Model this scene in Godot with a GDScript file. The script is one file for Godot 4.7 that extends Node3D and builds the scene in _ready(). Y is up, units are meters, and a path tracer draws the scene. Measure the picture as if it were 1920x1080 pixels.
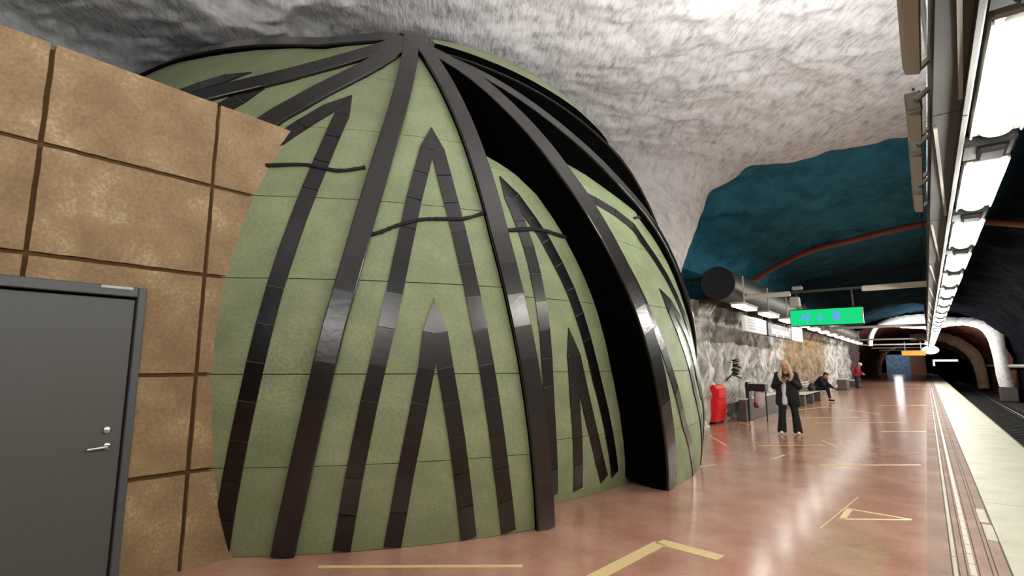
extends Node3D
# An underground platform: a green ribbed concrete dome beside the platform, painted rock vaults, a row of lamps along the edge.

var noise := FastNoiseLite.new()
var M := {}
var rng := RandomNumberGenerator.new()
var used_names := {}

# ------------------------------------------------------------------ mesh builder
class MB:
	var v := PackedVector3Array()
	var uv := PackedVector2Array()
	var c := PackedColorArray()
	var ix := PackedInt32Array()
	var col := Color(1, 1, 1)
	func p(a: Vector3, u := Vector2.ZERO) -> int:
		v.append(a); uv.append(u); c.append(col)
		return v.size() - 1
	func t(a: int, b: int, d: int) -> void:   # counter-clockwise from outside
		ix.append(a); ix.append(d); ix.append(b)
	func tri(a: Vector3, b: Vector3, d: Vector3) -> void:
		t(p(a), p(b), p(d))
	func quad(a: Vector3, b: Vector3, d: Vector3, e: Vector3) -> void:
		var i := p(a, Vector2(0, 0)); p(b, Vector2(1, 0)); p(d, Vector2(1, 1)); p(e, Vector2(0, 1))
		t(i, i + 1, i + 2); t(i, i + 2, i + 3)
	func grid(rows: Array, flip := false, closed := false) -> void:   # rows of equal length; smooth
		var w: int = rows[0].size()
		var s := v.size()
		for r in rows.size():
			for k in w:
				p(rows[r][k], Vector2(float(k) / max(1, w - 1), float(r) / max(1, rows.size() - 1)))
		var last := w if closed else w - 1
		for r in rows.size() - 1:
			for k in last:
				var a := s + r * w + k
				var b := s + r * w + (k + 1) % w
				var d := b + w
				var e := a + w
				if flip:
					t(a, e, d); t(a, d, b)
				else:
					t(a, b, d); t(a, d, e)
	func box(o: Vector3, s: Vector3, bev := 0.0, basis := Basis.IDENTITY) -> void:   # o centre, s full size
		var h := s * 0.5
		bev = min(bev, min(h.x, min(h.y, h.z)) * 0.9)
		var q := func(x: float, y: float, z: float) -> Vector3: return o + basis * Vector3(x, y, z)
		var i := h - Vector3.ONE * bev
		for sg in [-1.0, 1.0]:
			var f: Array
			f = [q.call(sg * h.x, -i.y, -i.z), q.call(sg * h.x, i.y, -i.z), q.call(sg * h.x, i.y, i.z), q.call(sg * h.x, -i.y, i.z)]
			if sg < 0: f.reverse()
			quad(f[0], f[1], f[2], f[3])
			f = [q.call(-i.x, sg * h.y, -i.z), q.call(-i.x, sg * h.y, i.z), q.call(i.x, sg * h.y, i.z), q.call(i.x, sg * h.y, -i.z)]
			if sg < 0: f.reverse()
			quad(f[0], f[1], f[2], f[3])
			f = [q.call(-i.x, -i.y, sg * h.z), q.call(i.x, -i.y, sg * h.z), q.call(i.x, i.y, sg * h.z), q.call(-i.x, i.y, sg * h.z)]
			if sg < 0: f.reverse()
			quad(f[0], f[1], f[2], f[3])
		if bev <= 0.0: return
		for a in [-1.0, 1.0]:
			for b in [-1.0, 1.0]:
				var f: Array
				f = [q.call(a * h.x, b * i.y, -i.z), q.call(a * h.x, b * i.y, i.z), q.call(a * i.x, b * h.y, i.z), q.call(a * i.x, b * h.y, -i.z)]
				if a * b > 0: f.reverse()
				quad(f[0], f[1], f[2], f[3])
				f = [q.call(a * h.x, -i.y, b * i.z), q.call(a * i.x, -i.y, b * h.z), q.call(a * i.x, i.y, b * h.z), q.call(a * h.x, i.y, b * i.z)]
				if a * b > 0: f.reverse()
				quad(f[0], f[1], f[2], f[3])
				f = [q.call(-i.x, a * h.y, b * i.z), q.call(-i.x, a * i.y, b * h.z), q.call(i.x, a * i.y, b * h.z), q.call(i.x, a * h.y, b * i.z)]
				if a * b < 0: f.reverse()
				quad(f[0], f[1], f[2], f[3])
				for d in [-1.0, 1.0]:
					f = [q.call(a * h.x, b * i.y, d * i.z), q.call(a * i.x, b * h.y, d * i.z), q.call(a * i.x, b * i.y, d * h.z)]
					if a * b * d < 0: f.reverse()
					tri(f[0], f[1], f[2])
	func bar(a: Vector3, b: Vector3, w: float, hgt: float, bev := 0.0) -> void:   # box beam from a to b
		var z := (b - a).normalized()
		var up := Vector3.UP if absf(z.y) < 0.95 else Vector3.RIGHT
		var x := up.cross(z).normalized()
		box((a + b) * 0.5, Vector3(w, hgt, a.distance_to(b)), bev, Basis(x, z.cross(x), z))
	func tube(path: Array, radii, n := 10, caps := true) -> void:
		var rows := []
		var up := Vector3.UP
		for k in path.size():
			var tg: Vector3 = (path[min(k + 1, path.size() - 1)] - path[max(k - 1, 0)]).normalized()
			if absf(tg.dot(up)) > 0.95: up = Vector3.RIGHT if absf(tg.x) < 0.9 else Vector3.FORWARD
			var x := up.cross(tg).normalized()
			var y := tg.cross(x)
			up = y
			var r: float = radii if radii is float else radii[k]
			var row := []
			for j in n:
				var a := TAU * j / n
				row.append(path[k] + (x * cos(a) + y * sin(a)) * r)
			rows.append(row)
		grid(rows, false, true)
		if caps:
			for e in 2:
				var row: Array = rows[0] if e == 0 else rows[-1]
				var m: Vector3 = path[0] if e == 0 else path[-1]
				for j in n:
					if e == 0: tri(m, row[(j + 1) % n], row[j])
					else: tri(m, row[j], row[(j + 1) % n])
	func lathe(o: Vector3, prof: Array, n := 20, axis := Basis.IDENTITY) -> void:   # prof of Vector2(radius, height)
		var rows := []
		for q in prof:
			var row := []
			for j in n:
				var a := TAU * j / n
				row.append(o + axis * Vector3(cos(a) * q.x, q.y, -sin(a) * q.x))
			rows.append(row)
		grid(rows, false, true)
	func prism(poly: PackedVector2Array, basis: Basis, o: Vector3, depth: float, bev := 0.0) -> void:   # outline in basis.x, basis.y; front face at o, depth goes along -basis.z
		if Geometry2D.is_polygon_clockwise(poly): poly.reverse()
		var front := poly
		if bev > 0.0:
			var sh := Geometry2D.offset_polygon(poly, -bev)
			if sh.size() == 1 and sh[0].size() == poly.size():
				front = sh[0]
				if Geometry2D.is_polygon_clockwise(front): front.reverse()
				var best := 0
				for k in front.size():
					if front[k].distance_to(poly[0]) < front[best].distance_to(poly[0]): best = k
				var f2 := PackedVector2Array()
				for k in front.size(): f2.append(front[(k + best) % front.size()])
				front = f2
			else: bev = 0.0
		var at := func(q: Vector2, z: float) -> Vector3: return o + basis.x * q.x + basis.y * q.y - basis.z * z
		var id := Geometry2D.triangulate_polygon(front)
		for k in range(0, id.size(), 3):
			var a := front[id[k]]; var b := front[id[k + 1]]; var d := front[id[k + 2]]
			if (b - a).cross(d - a) < 0:
				var s := b; b = d; d = s
			tri(at.call(a, 0.0), at.call(b, 0.0), at.call(d, 0.0))
			tri(at.call(a, depth), at.call(d, depth), at.call(b, depth))
		var n := poly.size()
		for k in n:
			var a := poly[k]; var b := poly[(k + 1) % n]
			if bev > 0.0:
				quad(at.call(front[k], 0.0), at.call(a, bev), at.call(b, bev), at.call(front[(k + 1) % n], 0.0))
			quad(at.call(a, bev), at.call(a, depth), at.call(b, depth), at.call(b, bev))
	func mesh(colored := false) -> ArrayMesh:
		var n := PackedVector3Array(); n.resize(v.size())
		for k in range(0, ix.size(), 3):
			var a := ix[k]; var b := ix[k + 1]; var d := ix[k + 2]
			var fn := (v[d] - v[a]).cross(v[b] - v[a])
			n[a] += fn; n[b] += fn; n[d] += fn
		for k in n.size():
			n[k] = n[k].normalized() if n[k].length_squared() > 1e-20 else Vector3.UP
		var arr := []; arr.resize(Mesh.ARRAY_MAX)
		arr[Mesh.ARRAY_VERTEX] = v; arr[Mesh.ARRAY_NORMAL] = n; arr[Mesh.ARRAY_TEX_UV] = uv; arr[Mesh.ARRAY_INDEX] = ix
		if colored: arr[Mesh.ARRAY_COLOR] = c
		var am := ArrayMesh.new()
		am.add_surface_from_arrays(Mesh.PRIMITIVE_TRIANGLES, arr)
		return am

# ------------------------------------------------------------------ nodes
func numbered(s: String) -> String:
	var k: int = used_names.get(s, 0)
	used_names[s] = k + 1
	return s if k == 0 else "%s_%03d" % [s, k]

func tag(o: Node, label: String, category: String, group := "") -> Node:
	o.set_meta("label", label); o.set_meta("category", category)
	if group != "": o.set_meta("group", group)
	return o

func thing(called: String, label: String, category: String, at := Vector3.ZERO, turn := 0.0, group := "") -> Node3D:
	var o := Node3D.new()
	o.name = numbered(called)
	add_child(o)
	o.position = at; o.rotation.y = turn
	tag(o, label, category, group)
	return o

func put(called: String, b, m: Material, parent: Node = null, colored := false) -> MeshInstance3D:
	var o := MeshInstance3D.new()
	o.mesh = b.mesh(colored) if b is MB else b
	o.material_override = m
	if parent == null:
		o.name = numbered(called); add_child(o)
	else:
		o.name = called; parent.add_child(o, true)
	return o

func structure(o: Node, label := "", category := "") -> Node:
	o.set_meta("kind", "structure")
	if label != "": tag(o, label, category)
	return o

# ------------------------------------------------------------------ materials
func mat(color: Color, rough := 0.6, metal := 0.0, spec := 0.5) -> StandardMaterial3D:
	var m := StandardMaterial3D.new()
	m.albedo_color = color; m.roughness = rough; m.metallic = metal; m.metallic_specular = spec
	return m

func glow(color: Color, energy: float) -> StandardMaterial3D:
	var m := mat(Color(0.08, 0.08, 0.08), 0.6, 0.0, 0.2)
	m.emission_enabled = true; m.emission = color; m.emission_energy_multiplier = energy
	return m

func noise_image(sd: int, freq: float, oct: int, size := 512, kind := FastNoiseLite.TYPE_SIMPLEX_SMOOTH, fractal := FastNoiseLite.FRACTAL_FBM, stretch := 1) -> Image:
	var n := FastNoiseLite.new()
	n.seed = sd; n.frequency = freq; n.noise_type = kind; n.fractal_type = fractal; n.fractal_octaves = oct; n.fractal_gain = 0.55
	var im := n.get_seamless_image(size, size / stretch)
	im.convert(Image.FORMAT_L8)
	if stretch > 1: im.resize(size, size, Image.INTERPOLATE_CUBIC)
	return im

func ramp_texture(a: Image, b: Image, stops: Array, share := 0.6) -> ImageTexture:   # two grey images mixed, then a colour ramp
	var g := Gradient.new()
	g.offsets = PackedFloat32Array(); g.colors = PackedColorArray()
	var offs := PackedFloat32Array(); var cols := PackedColorArray()
	for s in stops:
		offs.append(s[0]); cols.append(s[1])
	g.offsets = offs; g.colors = cols
	var lut := []
	for k in 256: lut.append(g.sample(k / 255.0))
	var da := a.get_data(); var db := b.get_data()
	var out := PackedByteArray(); out.resize(da.size() * 3)
	for k in da.size():
		var q: Color = lut[int(da[k] * share + db[k] * (1.0 - share))]
		out[k * 3] = int(q.r * 255.0); out[k * 3 + 1] = int(q.g * 255.0); out[k * 3 + 2] = int(q.b * 255.0)
	var im := Image.create_from_data(a.get_width(), a.get_height(), false, Image.FORMAT_RGB8, out)
	return ImageTexture.create_from_image(im)

func normal_texture(src: Image, strength: float) -> ImageTexture:
	var im: Image = src.duplicate()
	im.convert(Image.FORMAT_RGBA8)
	im.bump_map_to_normal_map(strength)
	return ImageTexture.create_from_image(im)

func textured(m: StandardMaterial3D, tex: Texture2D, nrm: Texture2D, scale: float, nscale := 1.0) -> StandardMaterial3D:
	if tex: m.albedo_texture = tex
	if nrm:
		m.normal_enabled = true; m.normal_texture = nrm; m.normal_scale = nscale
	m.uv1_triplanar = true; m.uv1_world_triplanar = true
	m.uv1_scale = Vector3.ONE * scale
	return m

func make_materials() -> void:
	var coarse := noise_image(11, 0.006, 5)
	var mid := noise_image(12, 0.02, 5)
	var fine := noise_image(13, 0.09, 4)
	var ridge := noise_image(14, 0.012, 5, 512, FastNoiseLite.TYPE_SIMPLEX_SMOOTH, FastNoiseLite.FRACTAL_RIDGED)
	var streak := noise_image(15, 0.02, 5, 512, FastNoiseLite.TYPE_SIMPLEX_SMOOTH, FastNoiseLite.FRACTAL_FBM, 4)
	var diag := Image.create_from_data(512, 512, false, Image.FORMAT_L8, streak.get_data())   # the streaks turned by 45 degrees
	var sd := streak.get_data(); var dd := PackedByteArray(); dd.resize(512 * 512)
	for y in 512:
		for x in 512: dd[y * 512 + x] = sd[((x + y) % 512) * 512 + (x - y + 512) % 512]
	diag.set_data(512, 512, false, Image.FORMAT_L8, dd)
	var n_diag := normal_texture(diag, 5.0)
	var n_fine := normal_texture(fine, 2.0)
	var n_mid := normal_texture(mid, 3.0)
	var n_rock := normal_texture(streak, 5.0)
	# green cast concrete
	var m := mat(Color.WHITE, 0.62)
	textured(m, ramp_texture(coarse, fine, [[0.2, Color(0.43, 0.475, 0.345)], [0.5, Color(0.495, 0.54, 0.40)], [0.8, Color(0.57, 0.605, 0.465)]], 0.55), n_fine, 0.6, 0.5)
	m.vertex_color_use_as_albedo = true
	M.green = m
	m = mat(Color.WHITE, 0.72)
	textured(m, ramp_texture(coarse, fine, [[0.2, Color(0.455, 0.365, 0.25)], [0.42, Color(0.505, 0.41, 0.285)], [0.62, Color(0.55, 0.46, 0.33)], [0.85, Color(0.67, 0.60, 0.465)]], 0.6), n_fine, 0.55, 0.35)
	M.tan = m
	M.tan_joint = textured(mat(Color(0.33, 0.23, 0.10), 0.9), null, n_fine, 1.0)
	# painted rock
	m = mat(Color.WHITE, 0.8)
	textured(m, ramp_texture(diag, coarse, [[0.12, Color(0.58, 0.57, 0.55)], [0.36, Color(0.77, 0.76, 0.745)], [0.55, Color(0.86, 0.845, 0.83)], [0.9, Color(0.90, 0.885, 0.87)]], 0.55), n_diag, 0.75, 1.1)
	m.vertex_color_use_as_albedo = true
	M.rock_white = m
	m = mat(Color.WHITE, 0.9, 0.0, 0.08)
	textured(m, ramp_texture(coarse, mid, [[0.2, Color(0.75, 0.75, 0.75)], [0.8, Color(1, 1, 1)]], 0.6), n_mid, 0.3, 1.0)
	m.vertex_color_use_as_albedo = true
	M.rock_paint = m
	m = mat(Color.WHITE, 0.85)
	textured(m, ramp_texture(ridge, streak, [[0.15, Color(0.35, 0.35, 0.34)], [0.45, Color(0.72, 0.71, 0.69)], [0.7, Color(0.97, 0.96, 0.94)]], 0.35), n_rock, 0.4, 1.5)
	m.vertex_color_use_as_albedo = true
	M.rock_raw = m
	# floor
	m = mat(Color.WHITE, 0.17, 0.0, 0.55)
	textured(m, ramp_texture(coarse, fine, [[0.2, Color(0.62, 0.455, 0.385)], [0.5, Color(0.68, 0.51, 0.44)], [0.8, Color(0.73, 0.57, 0.50)]], 0.7), null, 0.35)
	M.terracotta = m
	m = mat(Color.WHITE, 0.75, 0.0, 0.15)
	textured(m, ramp_texture(coarse, fine, [[0.2, Color(0.535, 0.45, 0.41)], [0.5, Color(0.585, 0.495, 0.45)], [0.8, Color(0.635, 0.545, 0.50)]], 0.7), null, 0.35)
	M.edge_floor = m
	m = mat(Color.WHITE, 0.6, 0.0, 0.25)
	textured(m, ramp_texture(coarse, fine, [[0.2, Color(0.61, 0.605, 0.53)], [0.5, Color(0.65, 0.645, 0.57)], [0.8, Color(0.69, 0.685, 0.61)]], 0.6), n_fine, 0.4, 0.15)
	M.cream = m
	M.inlay = textured(mat(Color(0.83, 0.74, 0.53), 0.4), null, n_fine, 0.6, 0.1)
	M.white_bar = mat(Color(0.72, 0.70, 0.65), 0.6, 0.0, 0.2)
	M.groove = mat(Color(0.16, 0.13, 0.11), 0.8)
	M.gloss_black = textured(mat(Color(0.05, 0.04, 0.036), 0.24, 0.0, 0.6), null, n_fine, 0.3, 0.06)
	M.stripe = textured(mat(Color(0.045, 0.038, 0.035), 0.26, 0.0, 0.55), null, n_fine, 0.3, 0.04)
	M.void_black = mat(Color(0.02, 0.02, 0.02), 1.0, 0.0, 0.1)
	M.joint_black = mat(Color(0.03, 0.03, 0.028), 0.8)
	M.seam = mat(Color(0.13, 0.16, 0.10), 1.0, 0.0, 0.1)
	M.door = textured(mat(Color(0.285, 0.295, 0.285), 0.5), null, n_fine, 0.8, 0.1)
	M.door_frame = mat(Color(0.275, 0.29, 0.30), 0.45)
	M.chrome = mat(Color(0.8, 0.8, 0.79), 0.22, 1.0)
	M.steel = textured(mat(Color(0.55, 0.54, 0.50), 0.5, 0.3), null, n_fine, 1.0, 0.1)
	M.steel_dark = textured(mat(Color(0.2, 0.205, 0.19), 0.65, 0.1), null, n_fine, 1.0, 0.1)
	M.bracket = mat(Color(0.11, 0.11, 0.105), 0.8, 0.0, 0.2)
	M.housing = mat(Color(0.6, 0.6, 0.56), 0.55)
	M.beam_white = mat(Color(0.74, 0.72, 0.66), 0.5)
	M.duct = mat(Color(0.22, 0.215, 0.20), 0.6, 0.2)
	M.duct_end = mat(Color(0.075, 0.075, 0.075), 0.8)
	M.pipe_red = mat(Color(0.56, 0.25, 0.16), 0.6)
	M.lamp = glow(Color(1.0, 0.985, 0.93), 5.0)
	M.lamp_far = glow(Color(1.0, 0.99, 0.95), 5.0)
	M.exit_green = glow(Color(0.0, 0.86, 0.50), 1.0)
	M.exit_symbol = glow(Color(0.42, 0.66, 1.0), 0.95)
	M.amber = glow(Color(1.0, 0.70, 0.02), 1.0)
	M.amber_dark = mat(Color(0.3, 0.17, 0.02), 0.5)
	M.board_white = mat(Color(0.68, 0.69, 0.68), 0.6)
	M.board_grey = mat(Color(0.17, 0.165, 0.16), 0.6)
	M.print_grey = mat(Color(0.42, 0.44, 0.45), 0.6)
	M.sign_text = glow(Color(1, 1, 1), 0.9)
	M.red = mat(Color(0.86, 0.06, 0.05), 0.35)
	M.stone = textured(mat(Color(0.31, 0.285, 0.27), 0.65), null, n_fine, 1.0, 0.3)
	M.stone_top = mat(Color(0.85, 0.83, 0.79), 0.5)
	M.black_metal = mat(Color(0.05, 0.05, 0.05), 0.45)
	M.leaf = mat(Color(0.22, 0.29, 0.14), 0.6)
	M.leaf_pale = mat(Color(0.62, 0.66, 0.56), 0.6)
	M.bag_white = mat(Color(0.75, 0.7, 0.7), 0.4)
	M.bag_red = mat(Color(0.5, 0.1, 0.1), 0.5)
	M.track = textured(mat(Color(0.10, 0.095, 0.09), 0.9), null, n_mid, 1.0, 1.0)
	M.rail = mat(Color(0.30, 0.28, 0.26), 0.45, 0.7)
	M.art_blue = textured(mat(Color.WHITE, 0.6), ramp_texture(mid, fine, [[0.2, Color(0.34, 0.50, 0.66)], [0.5, Color(0.45, 0.62, 0.77)], [0.8, Color(0.60, 0.74, 0.84)]], 0.6), null, 0.12)
	M.art_brown = textured(mat(Color.WHITE, 0.7), ramp_texture(mid, fine, [[0.2, Color(0.52, 0.34, 0.27)], [0.8, Color(0.66, 0.47, 0.38)]], 0.6), null, 0.2)
	M.train = mat(Color(0.012, 0.012, 0.025), 0.7, 0.0, 0.2)
	M.train_light = glow(Color(0.95, 0.97, 1.0), 1.6)
	M.skin = mat(Color(0.72, 0.52, 0.43), 0.6); M.skin.subsurf_scatter_enabled = true; M.skin.subsurf_scatter_strength = 0.15
	M.hair_blond = mat(Color(0.71, 0.63, 0.52), 0.6)
	M.hair_dark = mat(Color(0.045, 0.04, 0.035), 0.6)
	M.cloth_black = mat(Color(0.035, 0.035, 0.035), 0.85)
	M.cloth_navy = mat(Color(0.03, 0.04, 0.055), 0.85)
	M.cloth_red = mat(Color(0.55, 0.05, 0.09), 0.8)
	M.cloth_white = mat(Color(0.78, 0.77, 0.77), 0.8)
	M.cap_white = mat(Color(0.9, 0.88, 0.86), 0.8)
	M.shoe_white = mat(Color(0.85, 0.84, 0.83), 0.6)
	M.lips = mat(Color(0.6, 0.3, 0.27), 0.5)
	M.eye = mat(Color(0.1, 0.08, 0.07), 0.4)

# ------------------------------------------------------------------ the dome
var DC := Vector3(-8.694, 1.62, -6.737)
var DA := Vector3(0.606, 0.678, 0.415).normalized()
var DU := Vector3.ZERO
var DV := Vector3.ZERO
var wall_x := -4.73

func sp(lam: float, th: float, r: float) -> Vector3:
	var l := deg_to_rad(lam); var t := deg_to_rad(th)
	return DC + r * (DA * cos(t) + sin(t) * (DU * cos(l) + DV * sin(l)))

func theta_at(lam: float, y: float, r: float) -> float:   # angle from the pole where the meridian comes down to height y; -1 above its top
	var b := DV.y * sin(deg_to_rad(lam)) + DU.y * cos(deg_to_rad(lam))
	var mm := Vector2(DA.y, b).length()
	var q := (y - DC.y) / (r * mm)
	if q >= 1.0: return -1.0
	return rad_to_deg(atan2(b, DA.y) + acos(max(q, -1.0)))

func along(tab: Array, x: float) -> float:   # rows [x, value], linear
	if x <= tab[0][0]: return tab[0][1]
	for k in tab.size() - 1:
		if x <= tab[k + 1][0]:
			return lerp(float(tab[k][1]), float(tab[k + 1][1]), (x - tab[k][0]) / (tab[k + 1][0] - tab[k][0]))
	return tab[-1][1]

var RIBS := [   # meridian, taken from the pole down: [angle from pole, meridian]; outer radius; width; depth
	{"m": [[2, 12], [8, 2], [18, -7], [28, -12], [50, -16]], "r": 6.07, "rt": [[3, 6.2], [10, 6.07]], "w": 0.34, "d": 0.5},
	{"m": [[2, 62], [8, 55], [19, 41.5], [25, 33.4], [45, 26]], "r": 6.225, "w": 0.22, "d": 0.3},
	{"m": [[2, 73], [8, 69], [17, 59], [24, 53.8], [45, 50]], "r": 6.24, "w": 0.22, "d": 0.3},
	{"m": [[2, 88], [8, 86], [22, 82.3], [30, 80.8], [41, 79.4], [60, 78.4]], "r": 6.27, "w": 0.19, "d": 0.3},
	{"m": [[2, 105], [18, 104.6], [32, 103.8], [44, 104.2], [60, 104.3]], "r": 6.27, "w": 0.2, "d": 1.2},
	{"m": [[2, 142], [6, 138], [15.5, 133.3], [26, 131], [41, 130], [56, 128.4], [70, 128.2]], "r": 6.17, "w": 0.26, "d": 1.2},
	{"m": [[2, 155], [7, 154], [15, 152.5], [21, 151.8], [27, 152.5], [33, 153.4], [37, 154.8], [41, 155.5], [45, 155], [50, 153.6], [60, 152], [75, 151.5]], "r": 6.13, "rt": [[56, 6.13], [64, 6.05], [80, 5.9]], "w": 0.2, "d": 1.2},
	{"m": [[2, 180], [10, 177], [35, 177], [45, 173], [60, 170]], "r": 6.12, "rt": [[36, 6.12], [50, 6.0], [70, 5.8]], "w": 0.08, "d": 1.2},
]

func bay_radius(bay: int, th: float) -> float:
	match bay:
		0: return along([[3, 6.17], [10, 6.02]], th)
		1: return 6.185
		4: return along([[30, 5.72], [40, 5.66], [50, 5.57], [70, 5.55]], th)
		5: return along([[16, 5.62], [19.6, 5.69], [26.8, 5.865], [34, 6.0], [36.8, 6.05], [37.4, 6.01], [50, 6.05], [62, 6.07], [70, 6.18], [79, 6.28]], th)
		6: return 5.7
		_: return 6.2

func rib_center(i: int, th: float) -> float:
	return along(RIBS[i].m, th)

func rib_radius(i: int, th: float) -> float:
	return along(RIBS[i].rt, th) if RIBS[i].has("rt") else RIBS[i].r

func build_rib(dome: Node3D, i: int) -> void:
	var r: float = RIBS[i].r
	var w: float = RIBS[i].w * 0.5
	var d: float = RIBS[i].d
	# the flat cover plates, one facet after another
	var th := 0.9
	var ths := [th]
	while true:
		var y := sp(rib_center(i, th), th, r).y
		if y < 0.02 or th > 78.0: break
		th += 2.4 if th < 22.0 else (3.0 if th < 34 else 2.9)
		var lam := rib_center(i, th)
		var tb := theta_at(lam, 0.0, r)
		if tb > 0 and th > tb - 1.0:
			ths.append(tb); break
		ths.append(th)
	var cover := MB.new()
	var side := MB.new()
	var rows_l := []; var rows_r := []
	var prev := []
	for k in ths.size():
		var t0: float = ths[k]
		var lam := rib_center(i, t0)
		r = rib_radius(i, t0)
		var q := sp(lam, t0, 1.0) - DC
		var a := sp(rib_center(i, t0 - 0.5), t0 - 0.5, r); var b := sp(rib_center(i, t0 + 0.5), t0 + 0.5, r)
		var tg := (b - a).normalized()
		var lat := tg.cross(q).normalized()     # towards growing meridian
		var cur := []
		for e in [[-w, -0.03], [-w, -0.008], [-w + 0.008, 0.0], [w - 0.008, 0.0], [w, -0.008], [w, -0.03]]:
			cur.append(DC + q * (r + e[1]) + lat * e[0])
		if prev.size():
			for e in 5:
				cover.quad(prev[e], cur[e], cur[e + 1], prev[e + 1])
		prev = cur
		var p0 := DC + q * (r - 0.03); var p1 := DC + q * (r - minf(d, 0.35 + t0 * 0.06))
		rows_l.append([p0 - lat * (w - 0.004), p1 - lat * (w - 0.004)])
		rows_r.append([p0 + lat * (w - 0.004), p1 + lat * (w - 0.004)])
	side.grid(rows_l, true)
	side.grid(rows_r, false)
	var cp := put("rib_cover", cover, M.gloss_black, dome)
	put("rib_side", side, M.void_black, cp)

func bay_edge(bay: int, s: float, th: float, inset := 0.0) -> float:   # meridian at share s across the bay
	return lerp(rib_center(bay, th) + inset, rib_center(bay + 1, th) - inset, s)

func build_bay(dome: Node3D, bay: int) -> void:
	var heights := [99.0, 5.6, 4.75, 3.95, 3.14, 2.35, 1.52, 0.75, 0.0]
	var ns := 14
	var starts := []
	for k in ns + 1:
		var s := float(k) / ns
		var t0 := 3.2
		if bay == 4:   # the recessed panel is cut off along a slanting curve
			t0 = along([[0.0, 13.0], [0.35, 16.5], [0.55, 18.9], [0.68, 20.4], [0.80, 22.6], [0.92, 26.7], [0.97, 29.5], [1.0, 31.8]], s)
		elif bay == 5:
			t0 = 17.5
		elif bay == 6:
			t0 = 26.0
		starts.append(t0)
	var prev := starts.duplicate()
	for hk in range(1, heights.size()):
		var cur := []
		var any := false
		for k in ns + 1:
			var s := float(k) / ns
			var t1: float = prev[k]
			var th := 30.0
			for it in 5:
				var q := theta_at(bay_edge(bay, s, th), heights[hk], bay_radius(bay, th))
				if q > 0: th = q
				else:
					th = -1.0
					break
			if th > 0 and th > t1:
				t1 = th
			if t1 - prev[k] > 0.25: any = true
			cur.append(t1)
		if any:
			# skip pieces wholly behind the tan wall
			var mid := sp(bay_edge(bay, 0.6, (prev[8] + cur[8]) * 0.5), (prev[8] + cur[8]) * 0.5, 6.2)
			var mid2 := sp(bay_edge(bay, 1.0, (prev[ns] + cur[ns]) * 0.5), (prev[ns] + cur[ns]) * 0.5, 6.2)
			if not (max(mid.x, mid2.x) < wall_x - 0.35 and max(mid.y, mid2.y) < 3.6):
				build_panel(dome, bay, prev, cur, ns, hk)
		prev = cur

func build_panel(dome: Node3D, bay: int, a: Array, b: Array, ns: int, hk: int) -> void:
	var b1 := MB.new()
	var tone := 1.0 + rng.randf_range(-0.05, 0.05)
	var lo := 0.0
	b1.col = Color(tone, tone, tone * rng.randf_range(0.97, 1.02))
	var span := 0.0
	for k in ns + 1: span = max(span, b[k] - a[k])
	var nt: int = max(2, int(span / 1.3))
	var gap := 0.035
	var rows := []
	for j in nt + 1:
		var row := []
		for k in ns + 1:
			var s := float(k) / ns
			var g: float = min(gap, (b[k] - a[k]) * 0.4)
			var th: float = lerp(a[k] + g, b[k] - g, float(j) / nt)
			row.append(sp(bay_edge(bay, s, th), th, bay_radius(bay, th) + noise.get_noise_3d(th * 3.0, s * 60.0, bay * 50.0) * 0.006))
		rows.append(row)
	b1.grid(rows, true)
	for e in [0, nt]:   # edges of the slab
		var er := []
		for k in ns + 1:
			er.append(DC + (rows[e][k] - DC) * (1.0 - 0.10 / 6.2))
		if e == 0: b1.grid([rows[e], er], false)
		else: b1.grid([rows[e], er], true)
	for e in [0, ns]:
		var c0 := []; var c1 := []
		for j in nt + 1:
			c0.append(rows[j][e]); c1.append(DC + (rows[j][e] - DC) * (1.0 - 0.10 / 6.2))
		b1.grid([c0, c1], e == 0)
	put("concrete_panel", b1, M.green, dome, true)

func bay_of(lam: float, th: float) -> int:
	for i in 7:
		if lam < rib_center(i + 1, th): return i
	return 6

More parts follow.
